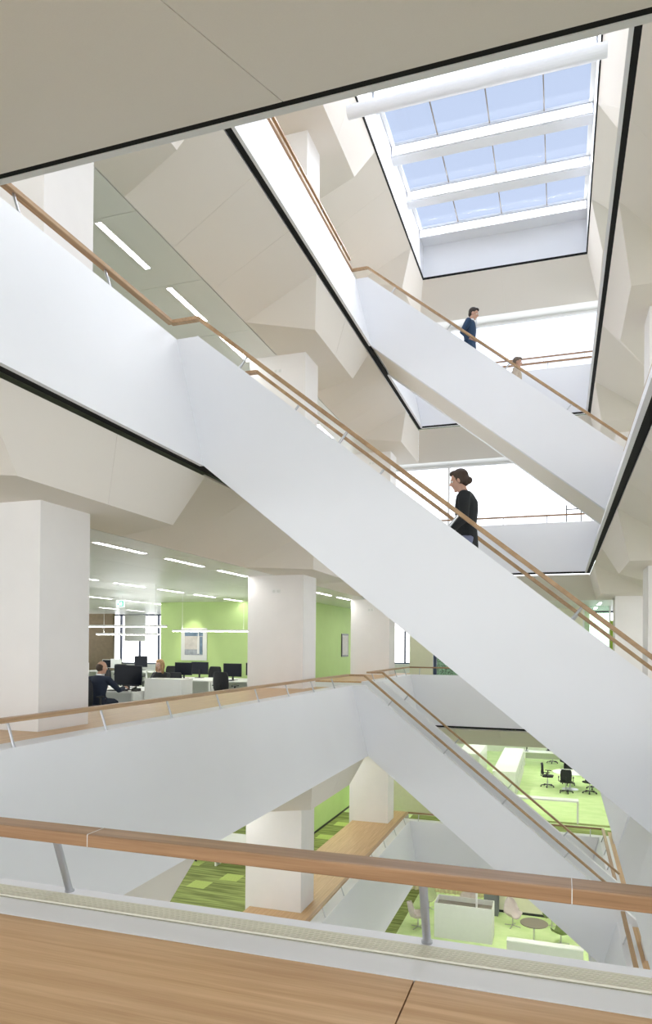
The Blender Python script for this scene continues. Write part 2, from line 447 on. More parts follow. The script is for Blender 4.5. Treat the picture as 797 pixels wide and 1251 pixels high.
# soffits (faceted ceilings round the void) -----------------------------------------------------------
def facet(parent, pts, up=.03, name='soffit_panel', split=None):
    P = [Vector(p) for p in pts]
    c = sum(P, Vector()) / len(P)
    P = [p + (c - p).normalized() * .002 for p in P]
    nrm = (P[1] - P[0]).cross(P[2] - P[0]).normalized()
    if nrm.z < 0: nrm = -nrm
    if abs(nrm.z) < .05: nrm = Vector((0, 0, 1))
    return MB().prism(P, nrm * up).build(name, PLASTER, parent)
def lerp(p, q, t): return tuple(a + (b - a) * t for a, b in zip(p, q))
def seamed(parent, p1, a, b, p4, cuts):
    """a long panel run p1-a / p4-b cut into separate panels at the given fractions"""
    T = [0] + list(cuts) + [1]
    for i in range(len(T) - 1):
        facet(parent, [lerp(p1, p4, T[i]), lerp(a, b, T[i]), lerp(a, b, T[i + 1]), lerp(p1, p4, T[i + 1])])
def soffit(n):
    zc = H * n + CZ; zo = zc + .60
    t = tag(empty('ceiling'), 'faceted plaster soffit around the void, above the %s' % ORD[n], kind='structure')
    ol, orr, of, on = BLO - .125, BRO + .125, AFO + .12, ANO - .012
    if n == 2: ol, orr, of, on = BLO - .02, BRO + .02, AFO + .02, ANO - .02; zo = zc + .62
    # left side
    prev = ((IL, IN, zc), (ol, on, zo))
    for k in (-1, 0, 1):
        c = C0 + 7.2 * k
        P1, A = (ol, c - 1.6, zo), (-4.3, c - .84, zc)
        Q = (IL, c - 1.48, zc)
        seamed(t, prev[0], prev[1], P1, Q, (.33, .67) if k > -1 else ())
        facet(t, [Q, P1, A])
        if k < 1:
            Bp, P4, Rr = (-4.3, c + 1.58, zc), (ol, c + 1.8, zo), (IL, c + 2.12, zc)
            seamed(t, P1, A, Bp, P4, (.5,)); facet(t, [Q, A, Bp, Rr]); facet(t, [Bp, Rr, P4]); prev = (Rr, P4)
        else:
            Fp = (-4.28, IF, zc); facet(t, [P1, A, Fp, (ol, of, zo)]); facet(t, [Q, A, Fp, (IL, IF, zc)])
    # right side
    prev = ((IR, IN, zc), (orr, on, zo))
    for k in (-1, 0, 1):
        c = C0 + 7.2 * k
        P1, A, Q = (orr, c - 2.1, zo), (1.06, c - .8, zc), (IR, c - .75, zc)
        if k == 1: P1, A, Q = (orr, c - 2.3, zo), (1.0, c - 1.05, zc), (IR, c - 1.3, zc)
        seamed(t, prev[0], prev[1], P1, Q, (.5,) if k > -1 else ())
        facet(t, [Q, P1, A])
        if k < 1:
            Bp, P4, Rr = (1.06, c + 1.25, zc), (orr, c + 1.86, zo), (IR, c + 3.97, zc)
            facet(t, [P1, A, Bp, P4]); facet(t, [Q, A, Bp, Rr]); facet(t, [Bp, Rr, P4]); prev = (Rr, P4)
        else:
            Fp = (1.02, IF, zc); facet(t, [P1, A, Fp, (orr, of, zo)]); facet(t, [Q, A, Fp, (IR, IF, zc)])
    # far and near sides
    seamed(t, (ol, of, zo), (-4.28, IF, zc), (1.02, IF, zc), (orr, of, zo), (.5,))
    if n == 0:
        facet(t, [(ol, on, zo + .05), (IL, IN, zc), (-.99, IN, zc), (-1.0, on, zo + .05)]); facet(t, [(-1.0, on, zo + .05), (-.99, IN, zc), (IR, IN, zc), (orr, on, zo + .05)])
    else: seamed(t, (ol, on, zo + .05), (IL, IN, zc), (IR, IN, zc), (orr, on, zo + .05), (.5,))
    if n == 2: return
    # black shadow gap between parapet foot and soffit
    g = MB(); zt = H * (n + 1) + PB
    def strip(p, q, r, s): g.prism([p, q, r, s], (0, 0, .02))
    e, w = .04, .14
    g.box(BLO - w, BLO - e, ANO - e, AFO + w, zt + .004, zt + .05); g.box(BRO + e, BRO + w, ANO - e, AFO + w, zt + .004, zt + .05)
    g.box(BLO - w, BRO + w, AFO + e, AFO + w, zt + .004, zt + .05); g.box(BLO - w, BRO + w, ANO - .06, ANO + .035, zt + .004, zt + .05)
    tag(g.build('shadow_gap', BLACK, t), 'black shadow gap')
for n in (-1, 0, 1, 2): soffit(n)
soffit_low = None

# metal ceilings beyond the soffits ------------------------------------------------------------------
def metal_ceiling(n):
    z = H * n + CZ; A = AFAR[n]
    t = tag(empty('ceiling'), 'flat metal office ceiling with recessed light strips, %s' % ORD[n], kind='structure')
    m = MB(); ring(m, -22, 10, -5, A, IL - .015, IR + .015, IN - .015, IF + .015, z + .03, z + .09)
    m.build('backing', GREYW, t)
    if n in (0, 1):
        x0 = IL - .02; me = None
        for i in range(7 if n == 0 else 4):
            y = 1.7 + 1.0
            for j in range(14 if n == 0 else 8):
                yy = 6.05 + 1.8 * (j - 2) - .01
                if me is None: o = MB().box(-1.79, 0, 0, 1.79, 0, .025).build('ceiling_panel', CEIL, t, (x0 - 1.8 * i, yy, z)); me = o.data
                else: o = bpy.data.objects.new('ceiling_panel', me); col.objects.link(o); o.parent = t; o.location = (x0 - 1.8 * i, yy, z)
    # remaining ceiling field as broad sheets
    m = MB()
    if n in (0, 1):
        xl = IL - .02 - 1.8 * (7 if n == 0 else 4); yn = 6.05 - 3.6 - .02; yf = yn + 1.8 * (14 if n == 0 else 8)
        if xl > -21.9: m.box(-22, xl - .01, -5, A, z, z + .025)
        m.box(max(xl, -22), IL - .015, -5, yn, z, z + .025)
        if yf < A: m.box(max(xl, -22), IL - .015, yf, A, z, z + .025)
    else: m.box(-22, IL - .015, -5, A, z, z + .025)
    m.box(IR + .015, 10, -5, A, z, z + .025); m.box(IL - .015, IR + .015, -5, IN - .015, z, z + .025); m.box(IL - .015, IR + .015, IF + .015, A, z, z + .025)
    m.build('ceiling_field', CEIL, t)
for n in (-2, -1, 0, 1, 2):
    if n > -2: metal_ceiling(n)
zl = -H - .66 + .0
o = ring(MB(), -22, 10, -5, AFAR[-2], IL, IR, IN, IF, -2 * H + CZ, -2 * H + CZ + .05).build('ceiling', CEIL)
struct(o, 'ceiling over the lounge storey'); soffit(-2)

# ceiling light strips ---------------------------------------------------------------------------------
proto_light = None
ORDN = ['first', 'second', 'third', 'fourth', 'fifth', 'sixth', 'seventh', 'eighth', 'ninth', 'tenth', 'eleventh', 'twelfth', 'thirteenth']
def strip_light(x, y, z, label, group, L=1.2, bright=False):
    global proto_light
    if proto_light is None:
        t = thing('ceiling_light', label, 'ceiling light', (x, y, z), 0, group)
        fr = MB(); fr.box(-.06, -.045, 0, L, -.006, .02); fr.box(.045, .06, 0, L, -.006, .02); fr.box(-.06, .06, -.012, 0, -.006, .02); fr.box(-.06, .06, L, L + .012, -.006, .02)
        fr.build('frame', FRAMEW, t); MB().box(-.045, .045, 0, L, -.003, .004).build('diffuser', LEDM, t)
        proto_light = t; return t
    c = dup(proto_light, (x, y, z), 0, label, group)
    if bright:
        global bright_me
        for ch in c.children:
            if ch.name.startswith('diffuser'):
                if bright_me is None: bright_me = ch.data.copy(); bright_me.materials[0] = LEDB
                ch.data = bright_me
    return c
bright_me = None
for n in (-1, 0, 1, 2):
    z = H * n + CZ
    for side, xs in (('left', {-1: [-6.07, -7.0, -9.67, -11.5], 0: [-6.07, -9.67, -13.27, -16.9], 1: [-6.07, -9.67], 2: [-6.07]}[n]), ('right', [3.0, 4.8])):  # right-hand rows are mostly unseen, kept for the light they add
        for x in xs:
            for j in range({-1: 11, 0: 12, 1: 9, 2: 9}[n]):
                y = 4.3 + 1.8 * j
                if j < 2 or (side == 'right' and n != 0 and j < 3): continue
                nth = ORDN[j - 2] if side == 'left' or n == 0 else ORDN[j - 3]
                row = ORDN[xs.index(x)]
                strip_light(x, y, z, '%s light strip away from the camera, %s row %s of the void, %s' % (nth, row, side, {-1: 'storey below', 0: 'eye-level office', 1: 'one storey up', 2: 'two storeys up'}[n]),
                            'recessed ceiling light strips, %s, %s side' % (SN[n], side))
for n, ys in ((-1, (23.0, 26.6, 30.2, 33.8)), (-2, (22.5, 25.0, 27.5, 30.0, 32.5)), (0, (22.6, 25))):  # lower-storey rows are unseen, added to brighten the carpets there
    for y in ys:
        for i, x in enumerate((-4.2, -2.4, -.6, 1.2)):
            strip_light(x, y, H * n + CZ, '%s light strip from the left, %s row beyond the far end, %s' % (ORDN[i], ORDN[ys.index(y)], {-1: 'storey below', -2: 'lounge storey', 0: "camera's storey"}[n]), 'recessed ceiling light strips beyond the far end, %s' % ORD[n], bright=n < 0)

# columns -------------------------------------------------------------------------------------------------
for n in (-1, 0, 1, 2):
    for k in (-1, 0, 1):
        c = C0 + 7.2 * k
        for side, x0, x1 in (('left', -6.0, -4.8), ('right', 1.42, 2.6)):
            o = MB().box(x0, x1, c, c + CW, H * n, H * n + CZ + .02).build('column', COLUMN, bevel=.004)
            tag(o, 'white square column, %s side, %s in from the near end, %s' % (side, {-1: 'first', 0: 'second', 1: 'third'}[k], SN[n]), 'column', kind='structure')
            if k > -1 and side == 'left' and n in (0, 1) or (side == 'right' and n == 0):
                xs = x0 + .62 if side == 'left' else x0 + .8
                tg = thing('wall_socket', 'small double switch plate high on the %s %s column, %s' % ({-1: 'first', 0: 'second', 1: 'third'}[k], side, SN[n]), 'switch', (xs, c, H * n + CZ - .32))
                MB().box(-.09, .09, -.012, 0, -.04, .04).build('plate', SILL, tg)
                for q in (-.045, .045): MB().tube([((q, -.013, 0), .028), ((q, -.02, 0), .028)], 12).build('dial', GREYW, tg)

# skylight --------------------------------------------------------------------------------------------------
ZG, ZF = 13.6, 3 * H + PB
t = tag(empty('window_skylight'), 'large skylight over the void with white beams', kind='structure')
t.name = 'window_1'
m = MB()
m.box(BLO - .25, BLO - .0, ANO - .25, AFO + .25, ZF, ZG + .3); m.box(BRO, BRO + .25, ANO - .25, AFO + .25, ZF, ZG + .3)
m.box(BLO, BRO, AFO, AFO + .25, ZF, ZG + .3); m.box(BLO, BRO, ANO - .25, ANO, ZF, ZG + .3)
m.build('shaft_wall', WHITE, t)
ring(MB(), -22, 10, -5, 24.3, BLO - .25, BRO + .25, ANO - .25, AFO + .25, ZF + .35, ZF + .55).build('roof_slab', GREYW, t)
ring(MB(), BLO - .04, BRO + .04, ANO - .04, AFO + .04, BLO + .012, BRO - .012, ANO + .012, AFO - .012, ZF - .03, ZF + .02).build('black_frame', BLACK, t)
mull = [BLO, -2.77, -1.58, -.39, BRO]
for j in range(10):
    y = 19.27 - 1.71 * j
    if y < ANO + .2: break
    if j == 0: MB().box(BLO, BRO, y, AFO, ZG - .12, ZG + .03).build('beam', WHITE, t)
    else: MB().box(BLO, BRO, y, y + .3, ZG - .27, ZG + .03).build('beam', WHITE, t)
    MB().box(BLO, BRO, y - .05, y, ZG - .01, ZG + .05).build('glazing_bar', FRAMEW, t)
    y0 = y - 1.71 + .3
    if y0 < ANO: y0 = ANO
    MB().box(BLO + .02, BLO + .1, y0, y, ZG - .05, ZG + .02).build('frame_edge', FRAMEW, t)
    MB().box(BRO - .1, BRO, y0, y, ZG - .02, ZG + .02).build('frame_edge', GREYW, t)
    for i in range(4):
        MB().box(mull[i] + .012, mull[i + 1] - .012, y0 + .01, y - .05, ZG + .005, ZG + .02).build('pane', SKYGL, t)
        if i: MB().box(mull[i] - .012, mull[i] + .012, y0, y - .05, ZG, ZG + .04).build('mullion', TAUPE, t)
    # linear lamp on the beam's near face
    s = thing('linear_lamp', 'white linear lamp strip on a skylight beam, %s' % ['at the far shaft wall', 'second from the far wall', 'third from the far wall', 'just beyond the hanging bar', 'fifth from the far wall', 'sixth from the far wall', 'seventh from the far wall', 'eighth from the far wall', 'ninth from the far wall', 'tenth'][j], 'lamp', (0, y, ZG - .13), 0, 'lamp strips on the skylight beams')
    MB().box(BLO + .05, BRO - .05, -.055, -.052, -.11, .07).build('diffuser', LEDS, s)
    MB().box(BLO + .03, BRO - .03, -.052, -.001, -.125, .085).build('housing', WHITE, s)
    ld = bpy.data.lights.new('strip_lamp', 'AREA'); ld.shape = 'RECTANGLE'; ld.size = BRO - BLO - .1; ld.size_y = .16; ld.energy = LED; ld.color = (.95, .97, 1)
    lo = bpy.data.objects.new('strip_lamp', ld); col.objects.link(lo); lo.parent = s; lo.location = ((BLO + BRO) / 2, -.08, -.03); lo.rotation_euler = (R(-35), 0, 0)
bb = thing('hanging_bar', 'rounded white bar hanging across the void under the near skylight beam', 'bar', (0, 12.42, 11.87))
prof = [(.118 * math.cos(a), .118 * math.sin(a)) for a in [math.pi * 2 * i / 20 for i in range(20)]]
v = [(x, p[0], p[1]) for x in (BLO - .02, BRO + .07) for p in prof]
MB().add(v, [tuple(range(20)), tuple(range(20, 40))[::-1]] + [(i, (i + 1) % 20, 20 + (i + 1) % 20, 20 + i) for i in range(20)]).build('bar', WHITE, bb, smooth=False)

# ------------------------------------------------------------------ outer walls and windows
wn = [1]
def facade(x0, x1, y, z0, z1, step, frame, label, sill=0, axis='x', fw=.06, blinds=None):
    """a glazed wall: frame members and one pane per bay; axis 'x' runs along x at y, 'y' runs along y at x=y"""
    wn[0] += 1
    t = tag(empty('window_%d' % wn[0]), label, kind='structure')
    k = max(1, round((x1 - x0) / step)); st = (x1 - x0) / k
    def bx(m, a, b, c, d, e0, e1):
        return m.box(a, b, y + c, y + d, e0, e1) if axis == 'x' else m.box(y + c, y + d, a, b, e0, e1)
    for zz in (z0 + sill, z1 - fw): bx(MB(), x0, x1, -.05, .05, zz, zz + fw).build('rail', frame, t)
    if sill: bx(MB(), x0, x1, -.09, .09, z0, z0 + sill).build('breast_wall', DESK, t)
    for i in range(k + 1):
        a = x0 + st * i
        bx(MB(), a - fw / 2, a + fw / 2, -.06, .06, z0 + sill, z1).build('mullion', frame, t)
        if i < k: bx(MB(), a + fw / 2, a + st - fw / 2, -.008, .008, z0 + sill + fw, z1 - fw).build('pane', GLASS, t)
    return t
for n in (1, 2):
    facade(-21.4, 8.6, 22.0, H * n, H * n + CZ, 6.0, FRAMEW, 'glazed wall beyond the far end of the void, %s' % ORD[n], sill=0)
facade(-22, -7.6, 28, 0, CZ, 1.05, NAVYF, 'tall dark framed windows at the far left of the office', sill=.75)
facade(-7.4, -5.45, 28, 0, CZ, .65, NAVYF, 'narrow dark framed windows beyond the third column', sill=.95)
facade(-5.4, 10, 28, 0, CZ, 1.5, NAVYF, 'windows behind the far partition', sill=.75)
facade(-22, 10, 41, -H, -H + CZ, 1.5, FRAMEW, 'far windows of the storey below', sill=.9)
facade(-5, 28, -22, 0, CZ, 1.5, FRAMEW, 'left office windows', sill=.75, axis='y')
facade(-5, 41, -22, -H, -H + CZ, 1.5, FRAMEW, 'left windows of the storey below', sill=.75, axis='y')
facade(-5, 41, 10, -H, -H + CZ, 1.5, FRAMEW, 'right windows of the storey below', sill=.75, axis='y')
struct(MB().box(-22, 10, 38, 38.2, -2 * H, -H - .1).build('wall_lounge', CREAM), 'cream end wall of the lounge storey')
struct(MB().box(-22, 10, AFAR[0], AFAR[-1] + .2, -.35, -.05).build('ceiling', GREYW), 'roof over the lower storeys beyond the far facade')
# green walls of the core
struct(MB().box(-12.7, -7.5, 20, 20.12, 0, CZ).build('wall_green', GREEN), 'lime green office wall behind the desks with the framed picture')
struct(MB().box(-7.62, -7.5, 20.12, 27.9, 0, CZ).build('wall_green', GREEN), 'lime green wall running away between the second and third column')
struct(MB().box(-12.7, -12.58, 20.12, 27.9, 0, CZ).build('wall_green', GREEN), 'hidden flank of the green core')
struct(MB().box(-7.62, -7.5, 18.6, 36, -H, -H + CZ).build('wall_green', GREEN), 'lime green wall on the storey below')
struct(MB().box(-7.5, -7.485, 18.6, 36, -H, -H + .07).build('baseboard_green', BLACKP), 'black baseboard of the lower green wall')
struct(MB().box(-6.9, -3.7, 24.5, 24.6, -H, -H + CZ).build('wall_partition', mat('pale_olive_wall', (.66, .65, .50), .85, var=.03, scale=8)), 'pale olive wall beyond the third column of the storey below')
# brown end wall, blind
struct(MB().box(-21.6, -19.7, 27, 27.15, 0, CZ).build('wall_brown', BROWN), 'dark brown wall piece by the far left windows')
t = thing('roller_blind', 'white roller blind half lowered over a far left window', 'blind', (-19.66, 27.85, 1.83))
MB().box(0, 1.15, 0, .01, 0, 1.2).build('fabric', SILL, t); MB().tube([((0, 0, 1.2), .04), ((1.15, 0, 1.2), .04)], 10).build('roller', FRAMEW, t)
# far partition with patterned glass
struct(MB().box(-5.38, -4.5, 25.5, 25.6, 0, CZ).build('wall_partition', CREAM), 'cream partition wall beyond the far parapet')
struct(MB().box(-1.9, 1.0, 25.5, 25.6, 0, CZ).build('wall_partition', CREAM), 'cream partition wall hidden behind the broad staircase')
t = tag(empty('door_1', (-4.48, 25.55, 0)), 'glass screen with a dark mosaic pattern', kind='structure')
MB().box(0, .12, -.05, .05, 0, CZ).build('door_post', NAVYF, t)
PATT = mat('mosaic_film', (.22, .36, .26), .3, var=.95, scale=22)
for i in range(2): MB().box(.13 + i * 1.2, 1.31 + i * 1.2, -.01, .01, 0, CZ).build('pane', PATT, t)
MB().box(1.315, 1.325, -.03, .03, 0, CZ).build('door_post', NAVYF, t)
# low white cabinet and box beyond third column
t = thing('low_cabinet', 'low white cabinet below the narrow dark framed windows', 'cabinet', (-6.9, 26.6, 0))
MB().box(0, 1.5, 0, .45, .06, .98).build('body', DESK, t); MB().box(0.03, 1.47, .03, .42, 0, .06).build('plinth', GREYW, t)
for i in range(3): MB().box(.01 + i * .5, .49 + i * .5, -.018, 0, .08, .96).build('door', DESK, t)
t = thing('letter_tray', 'small white tray on the low cabinet by the cream partition', 'tray', (-5.62, 26.7, .98))
MB().box(0, .3, 0, .22, 0, .012).build('base', SILL, t); MB().box(0, .3, .2, .22, 0, .12).build('back', SILL, t); MB().box(.06, .12, .16, .2, .03, .1).build('clip', BLACKP, t); MB().box(.18, .24, .16, .2, .03, .1).build('clip', BLACKP, t)
# right side, camera's storey
struct(MB().box(1.6, 2.05, 24.4, 24.5, 0, 2.6).build('wall_green', mat('olive_green_panel', (.20, .30, .03), .8)), 'narrow olive green panel beside the right column')
struct(MB().box(2.05, 10, 24.4, 24.5, 0, CZ).build('wall_right_room', COLUMN), 'white wall right of the olive panel')
struct(MB().box(.55, 1.6, 24.4, 24.5, 0, .9).build('wall_right_room', GREYW), 'low pale wall left of the olive panel')
t = tag(empty('door_2', (.75, 24.45, 0)), 'pale glass door left of the olive panel', kind='structure')
for x in (0, .82): MB().box(x, x + .05, -.03, .03, .9, CZ).build('door_post', GREYW, t)
MB().box(.05, .82, -.008, .008, .9, CZ).build('pane', glass('green_tinted_glass', (.8, .93, .82), .1), t)
# L+1 dark barrier frame
t = thing('barrier_frame', 'small dark metal frame on the far balcony one storey up', 'frame', (.16, 20.9, H))
for x in (0, .4): MB().box(x, x + .03, 0, .03, 0, 1.42).build('post', BLACKP, t)
MB().box(.03, .4, .005, .025, 1.28, 1.31).build('bar', BLACKP, t)

# pictures ---------------------------------------------------------------------------------------------
t = thing('framed_picture', 'white framed abstract picture with a pale upright shape on the green wall', 'picture', (-11.9, 19.995, 1.17))
MB().box(0, .95, -.035, 0, 0, 1.06).build('frame', SILL, t, bevel=.004)
B1 = mat('print_blue_grey', (.15, .22, .32), .6, var=.3, scale=7); B2 = mat('print_sand', (.62, .58, .55), .6, var=.12, scale=9); B3 = mat('print_grey', (.36, .38, .43), .6, var=.25, scale=12)
MB().box(.14, .81, -.038, -.036, .18, .93).build('print', B2, t); MB().box(.14, .81, -.040, -.038, .80, .93).build('print_band', B1, t); MB().box(.14, .81, -.040, -.038, .18, .36).build('print_band', B3, t)
MB().prism([(.60, -.041, .22), (.69, -.041, .22), (.66, -.041, .92), (.63, -.041, .92)], (0, -.002, 0)).build('print_shape', SILL, t); MB().box(.69, .8, -.042, -.04, .2, .78).build('print_band', B1, t)
t = thing('framed_picture', 'narrow dark framed picture on the receding green wall', 'picture', (-7.495, 23.6, 1.29))
MB().box(0, .03, 0, .8, 0, .84).build('frame', BLACKP, t); MB().box(.03, .034, .06, .74, .06, .78).build('print', B2, t)
t = thing('downlight', 'small round downlight lighting the framed picture', 'lamp', (-11.45, 19.3, CZ))
MB().lathe([(.05, -.012), (.06, -.012), (.06, 0), (.05, .0)], 16).build('ring', FRAMEW, t); MB().lathe([(.045, -.006), (.045, -.004)], 16).build('bulb', LEDM, t)
sp = bpy.data.lights.new('spot', 'SPOT'); sp.energy = 60; sp.spot_size = R(62); sp.spot_blend = .7; sp.color = (1, .95, .8); sp.shadow_soft_size = .04
so = bpy.data.objects.new('spot', sp); col.objects.link(so); so.parent = t; so.location = (0, 0, -.03); so.rotation_euler = (R(24), 0, 0)
# exit sign ----------------------------------------------------------------------------------------------
t = thing('exit_sign', 'small lit emergency exit sign with a green pictogram hanging from the office ceiling', 'sign', (-12.28, 17, 2.76))
EX = mat('exit_sign_lit', (.9, 1, .97), .5, emit=((.8, 1, .95), 1.2)); EG = mat('exit_sign_green', (.0, .35, .2), .5, emit=((0, .5, .3), .5))
MB().box(0, .26, -.015, .015, 0, .2).build('body', EX, t); MB().box(.1, .24, -.018, -.015, .02, .18).build('pictogram', EG, t)
MB().box(.15, .2, -.02, -.018, .04, .15).build('door_mark', EX, t)
m = MB(); m.ball((.135, -.02, .135), (.012, .002, .012), 8, 5); m.bar((.135, -.02, .125), (.125, -.02, .085), .004, .014); m.bar((.125, -.02, .085), (.108, -.02, .05), .004, .01); m.bar((.125, -.02, .085), (.142, -.02, .05), .004, .01)
m.build('running_figure', EX, t); MB().box(.03, .08, -.017, -.015, .07, .11).build('arrow', EG, t)
for x in (.06, .2): MB().tube([((x, 0, .2), .003), ((x, 0, .33), .003)], 6).build('cord', STEEL, t)

# pendants -----------------------------------------------------------------------------------------------
def pendant(x0, x1, y, z, label):
    t = thing('pendant_lamp', label, 'lamp', (x0, y, z)); L = x1 - x0
    MB().box(0, L, -.06, .06, 0, .045).build('housing', FRAMEW, t); MB().box(.02, L - .02, -.05, .05, -.004, .0).build('diffuser', LEDM, t)
    ld = bpy.data.lights.new('added_uplight', 'AREA'); ld.shape = 'RECTANGLE'; ld.size = L - .1; ld.size_y = .08; ld.energy = 9  # upward light added to the pendant to brighten the office ceiling
    lo = bpy.data.objects.new('added_uplight', ld); col.objects.link(lo); lo.parent = t; lo.location = (L / 2, 0, .06); lo.rotation_euler = (math.pi, 0, 0)
    for x in (L * .12, L * .88): MB().tube([((x, 0, .045), .004), ((x, 0, CZ - z), .004)], 6).build('cord', FRAMEW, t)
pendant(-11.2, -8.75, 14.0, 2.10, 'long white linear pendant above the desk of the man in the navy suit')
pendant(-12.95, -10.95, 17.0, 1.96, 'lower white linear pendant seen under the first one')
pendant(-10.4, -7.9, 17.0, 2.06, 'white linear pendant crossing in front of the green wall')
pendant(-14.9, -12.9, 20.4, 2.02, 'thin white linear pendant near the far left windows')

# office furniture ------------------------------------------------------------------------------------------
def make_chair():
    t = thing('office_chair', 'black office chair with high back behind the man in the navy suit', 'chair')
    s = MB()
    g = [(-.23, -.2), (.23, -.2), (.25, .1), (.2, .24), (-.2, .24), (-.25, .1)]
    s.prism([(x, y, .44) for x, y in g], (0, 0, .07)).build('seat', CHAIRF, t, bevel=.025)
    b = MB(); n = 7
    rows = [(.52, -.21, .2), (.62, -.235, .225), (.78, -.245, .23), (.92, -.25, .22), (1.0, -.265, .19), (1.02, -.27, .16)]
    fr, bk = [], []
    for z, y, w in rows:
        for i in range(n):
            u = -1 + 2 * i / (n - 1); yy = y + .045 * u * u
            fr.append((u * w, yy, z)); bk.append((u * w, yy - .03, z))
    v = fr + bk; f = []; K = len(fr)
    for j in range(len(rows) - 1):
        for i in range(n - 1):
            a = j * n + i; f += [(a, a + 1, a + n + 1, a + n), (K + a, K + a + n, K + a + n + 1, K + a + 1)]
    for i in range(n - 1): f += [(i, K + i, K + i + 1, i + 1), (K - n + i, K - n + i + 1, 2 * K - n + i + 1, 2 * K - n + i)]
    for j in range(len(rows) - 1): a = j * n; c = a + n - 1; f += [(a, a + n, K + a + n, K + a), (c, K + c, K + c + n, c + n)]
    b.add(v, f); b.build('backrest', CHAIRF, t, smooth=True)
    MB().bar((0, -.1, .43), (0, -.29, .47), .05, .02).bar((0, -.285, .46), (0, -.275, .72), .05, .02, (0, 1, 0)).build('back_support', BLACKP, t)
    for sx in (-1, 1):
        MB().bar((sx * .23, -.02, .46), (sx * .29, -.02, .5), .04, .02).bar((sx * .29, -.02, .48), (sx * .29, -.02, .66), .03, .04, (0, 1, 0)).bar((sx * .29, -.14, .67), (sx * .29, .12, .67), .06, .025).build('armrest', BLACKP, t)
    MB().tube([((0, 0, .1), .03), ((0, 0, .28), .03), ((0, 0, .28), .018), ((0, 0, .43), .018)], 10).build('gas_post', STEEL, t)
    ba = MB()
    for k in range(5):
        a = 2 * math.pi * k / 5; ba.bar((0, 0, .11), (.28 * math.cos(a), .28 * math.sin(a), .075), .04, .03)
    st = ba.build('star_base', BLACKP, t)
    for k in range(5):
        a = 2 * math.pi * k / 5; MB().tube([((.28 * math.cos(a) - .02, .28 * math.sin(a), .03), .03), ((.28 * math.cos(a) + .02, .28 * math.sin(a), .03), .03)], 10).build('caster', BLACKP, st)
    return t
chair0 = make_chair(); first = [True]
def chair(x, y, rz, label, z=0, group='black office chairs'):
    if first[0]:
        first[0] = False; chair0.location = (x, y, z); chair0.rotation_euler = (0, 0, R(rz)); chair0['label'] = label; chair0['group'] = group; return chair0
    return dup(chair0, (x, y, z), R(rz), label, group)
def monitor(x, y, rz, label, z=.73, w=.54, pale=False):
    t = thing('monitor', label, 'monitor', (x, y, z), R(rz))     # screen faces local -y
    MB().box(-w / 2, w / 2, -.012, .02, .10, .10 + w * .66).build('case', SCREENB if not pale else DESK, t, bevel=.004)
    MB().box(-w / 2 + .012, w / 2 - .012, -.014, -.012, .115, .10 + w * .66 - .012).build('screen', SCREEN, t)
    MB().bar((0, .03, .01), (0, .03, .24), .05, .02, (0, 1, 0)).build('stand', BLACKP, t); MB().box(-.11, .11, -.06, .11, 0, .012).build('foot', BLACKP, t)
def keyboard(x, y, z, label):
    t = thing('keyboard', label, 'keyboard', (x, y, z)); MB().box(0, .42, 0, .13, 0, .014).build('case', BLACKP, t)
    tag(MB().box(.01, .41, .01, .12, .014, .018).build('keys', SCREENB, t), kind='stuff')
def desk(x0, x1, y0, y1, z, label, panel=True):
    t = thing('desk', label, 'desk', (x0, y0, z)); w, d = x1 - x0, y1 - y0
    MB().box(0, w, 0, d, .70, .73).build('tabletop', DESK, t)
    for x in (0, w - .05):
        MB().box(x, x + .05, .03, d - .03, 0, .70).build('leg', DESK, t)
    if panel: MB().box(.06, w - .06, d - .06, d - .03, .3, .69).build('modesty_panel', GREYW, t)
    return t
desk(-9.75, -8.16, 11.85, 12.62, 0, 'white desk at which the man in the navy suit sits')
desk(-9.75, -8.16, 12.66, 13.43, 0, 'white desk of the woman behind the low white cabinet', False)
desk(-11.5, -9.8, 12.66, 13.43, 0, 'white desk beside the first column, mostly hidden', False)
t = thing('side_cabinet', 'low white cabinet at the end of the near desks in front of the woman', 'cabinet', (-8.12, 12.2, 0))
MB().box(0, .86, 0, .45, .05, .96).build('body', DESK, t); MB().box(-.01, .87, -.01, .46, .96, .985).build('top', DESK, t); MB().box(.03, .83, .03, .42, 0, .05).build('plinth', GREYW, t)
monitor(-8.62, 12.35, 8, 'large dark monitor in front of the man in the navy suit', w=.62)
monitor(-9.15, 13.1, 180, 'dark monitor with a white edge turned to the woman', w=.5)
keyboard(-8.85, 11.95, .73, 'black keyboard under the large dark monitor')
t = thing('desk_phone', 'small black telephone on the desk right of the large monitor', 'telephone', (-8.3, 12.0, .73)); MB().prism([(0, 0, 0), (0, .15, 0), (0, .15, .06), (0, 0, .02)], (.13, 0, 0)).build('base', BLACKP, t); MB().bar((.02, .01, .04), (.02, .15, .08), .035, .025).build('handset', BLACKP, t)
chair(-8.72, 11.15, 12, 'black office chair with high back behind the man in the navy suit')
chair(-8.85, 14.3, 180, 'black office chair the woman at the desks sits on')
desk(-10.62, -8.9, 16.4, 17.2, 0, 'white desk under the picture with a dark monitor')
desk(-8.86, -7.2, 16.4, 17.2, 0, 'white desk beside the second column')
desk(-10.62, -8.9, 17.24, 18.0, 0, 'white desk backing on to the one under the picture', False)
desk(-8.86, -7.2, 17.24, 18.0, 0, 'white desk backing on to the one beside the second column', False)
monitor(-10.05, 17.0, 0, 'dark monitor standing in front of the framed picture')
monitor(-8.45, 16.85, 0, 'dark monitor next to the second column')
monitor(-8.2, 17.75, 180, 'second dark monitor behind the one next to the second column')
monitor(-9.92, 17.7, 180, 'dark monitor half hidden behind the one by the framed picture')
keyboard(-10.3, 16.6, .73, 'black keyboard below the monitor in front of the picture')
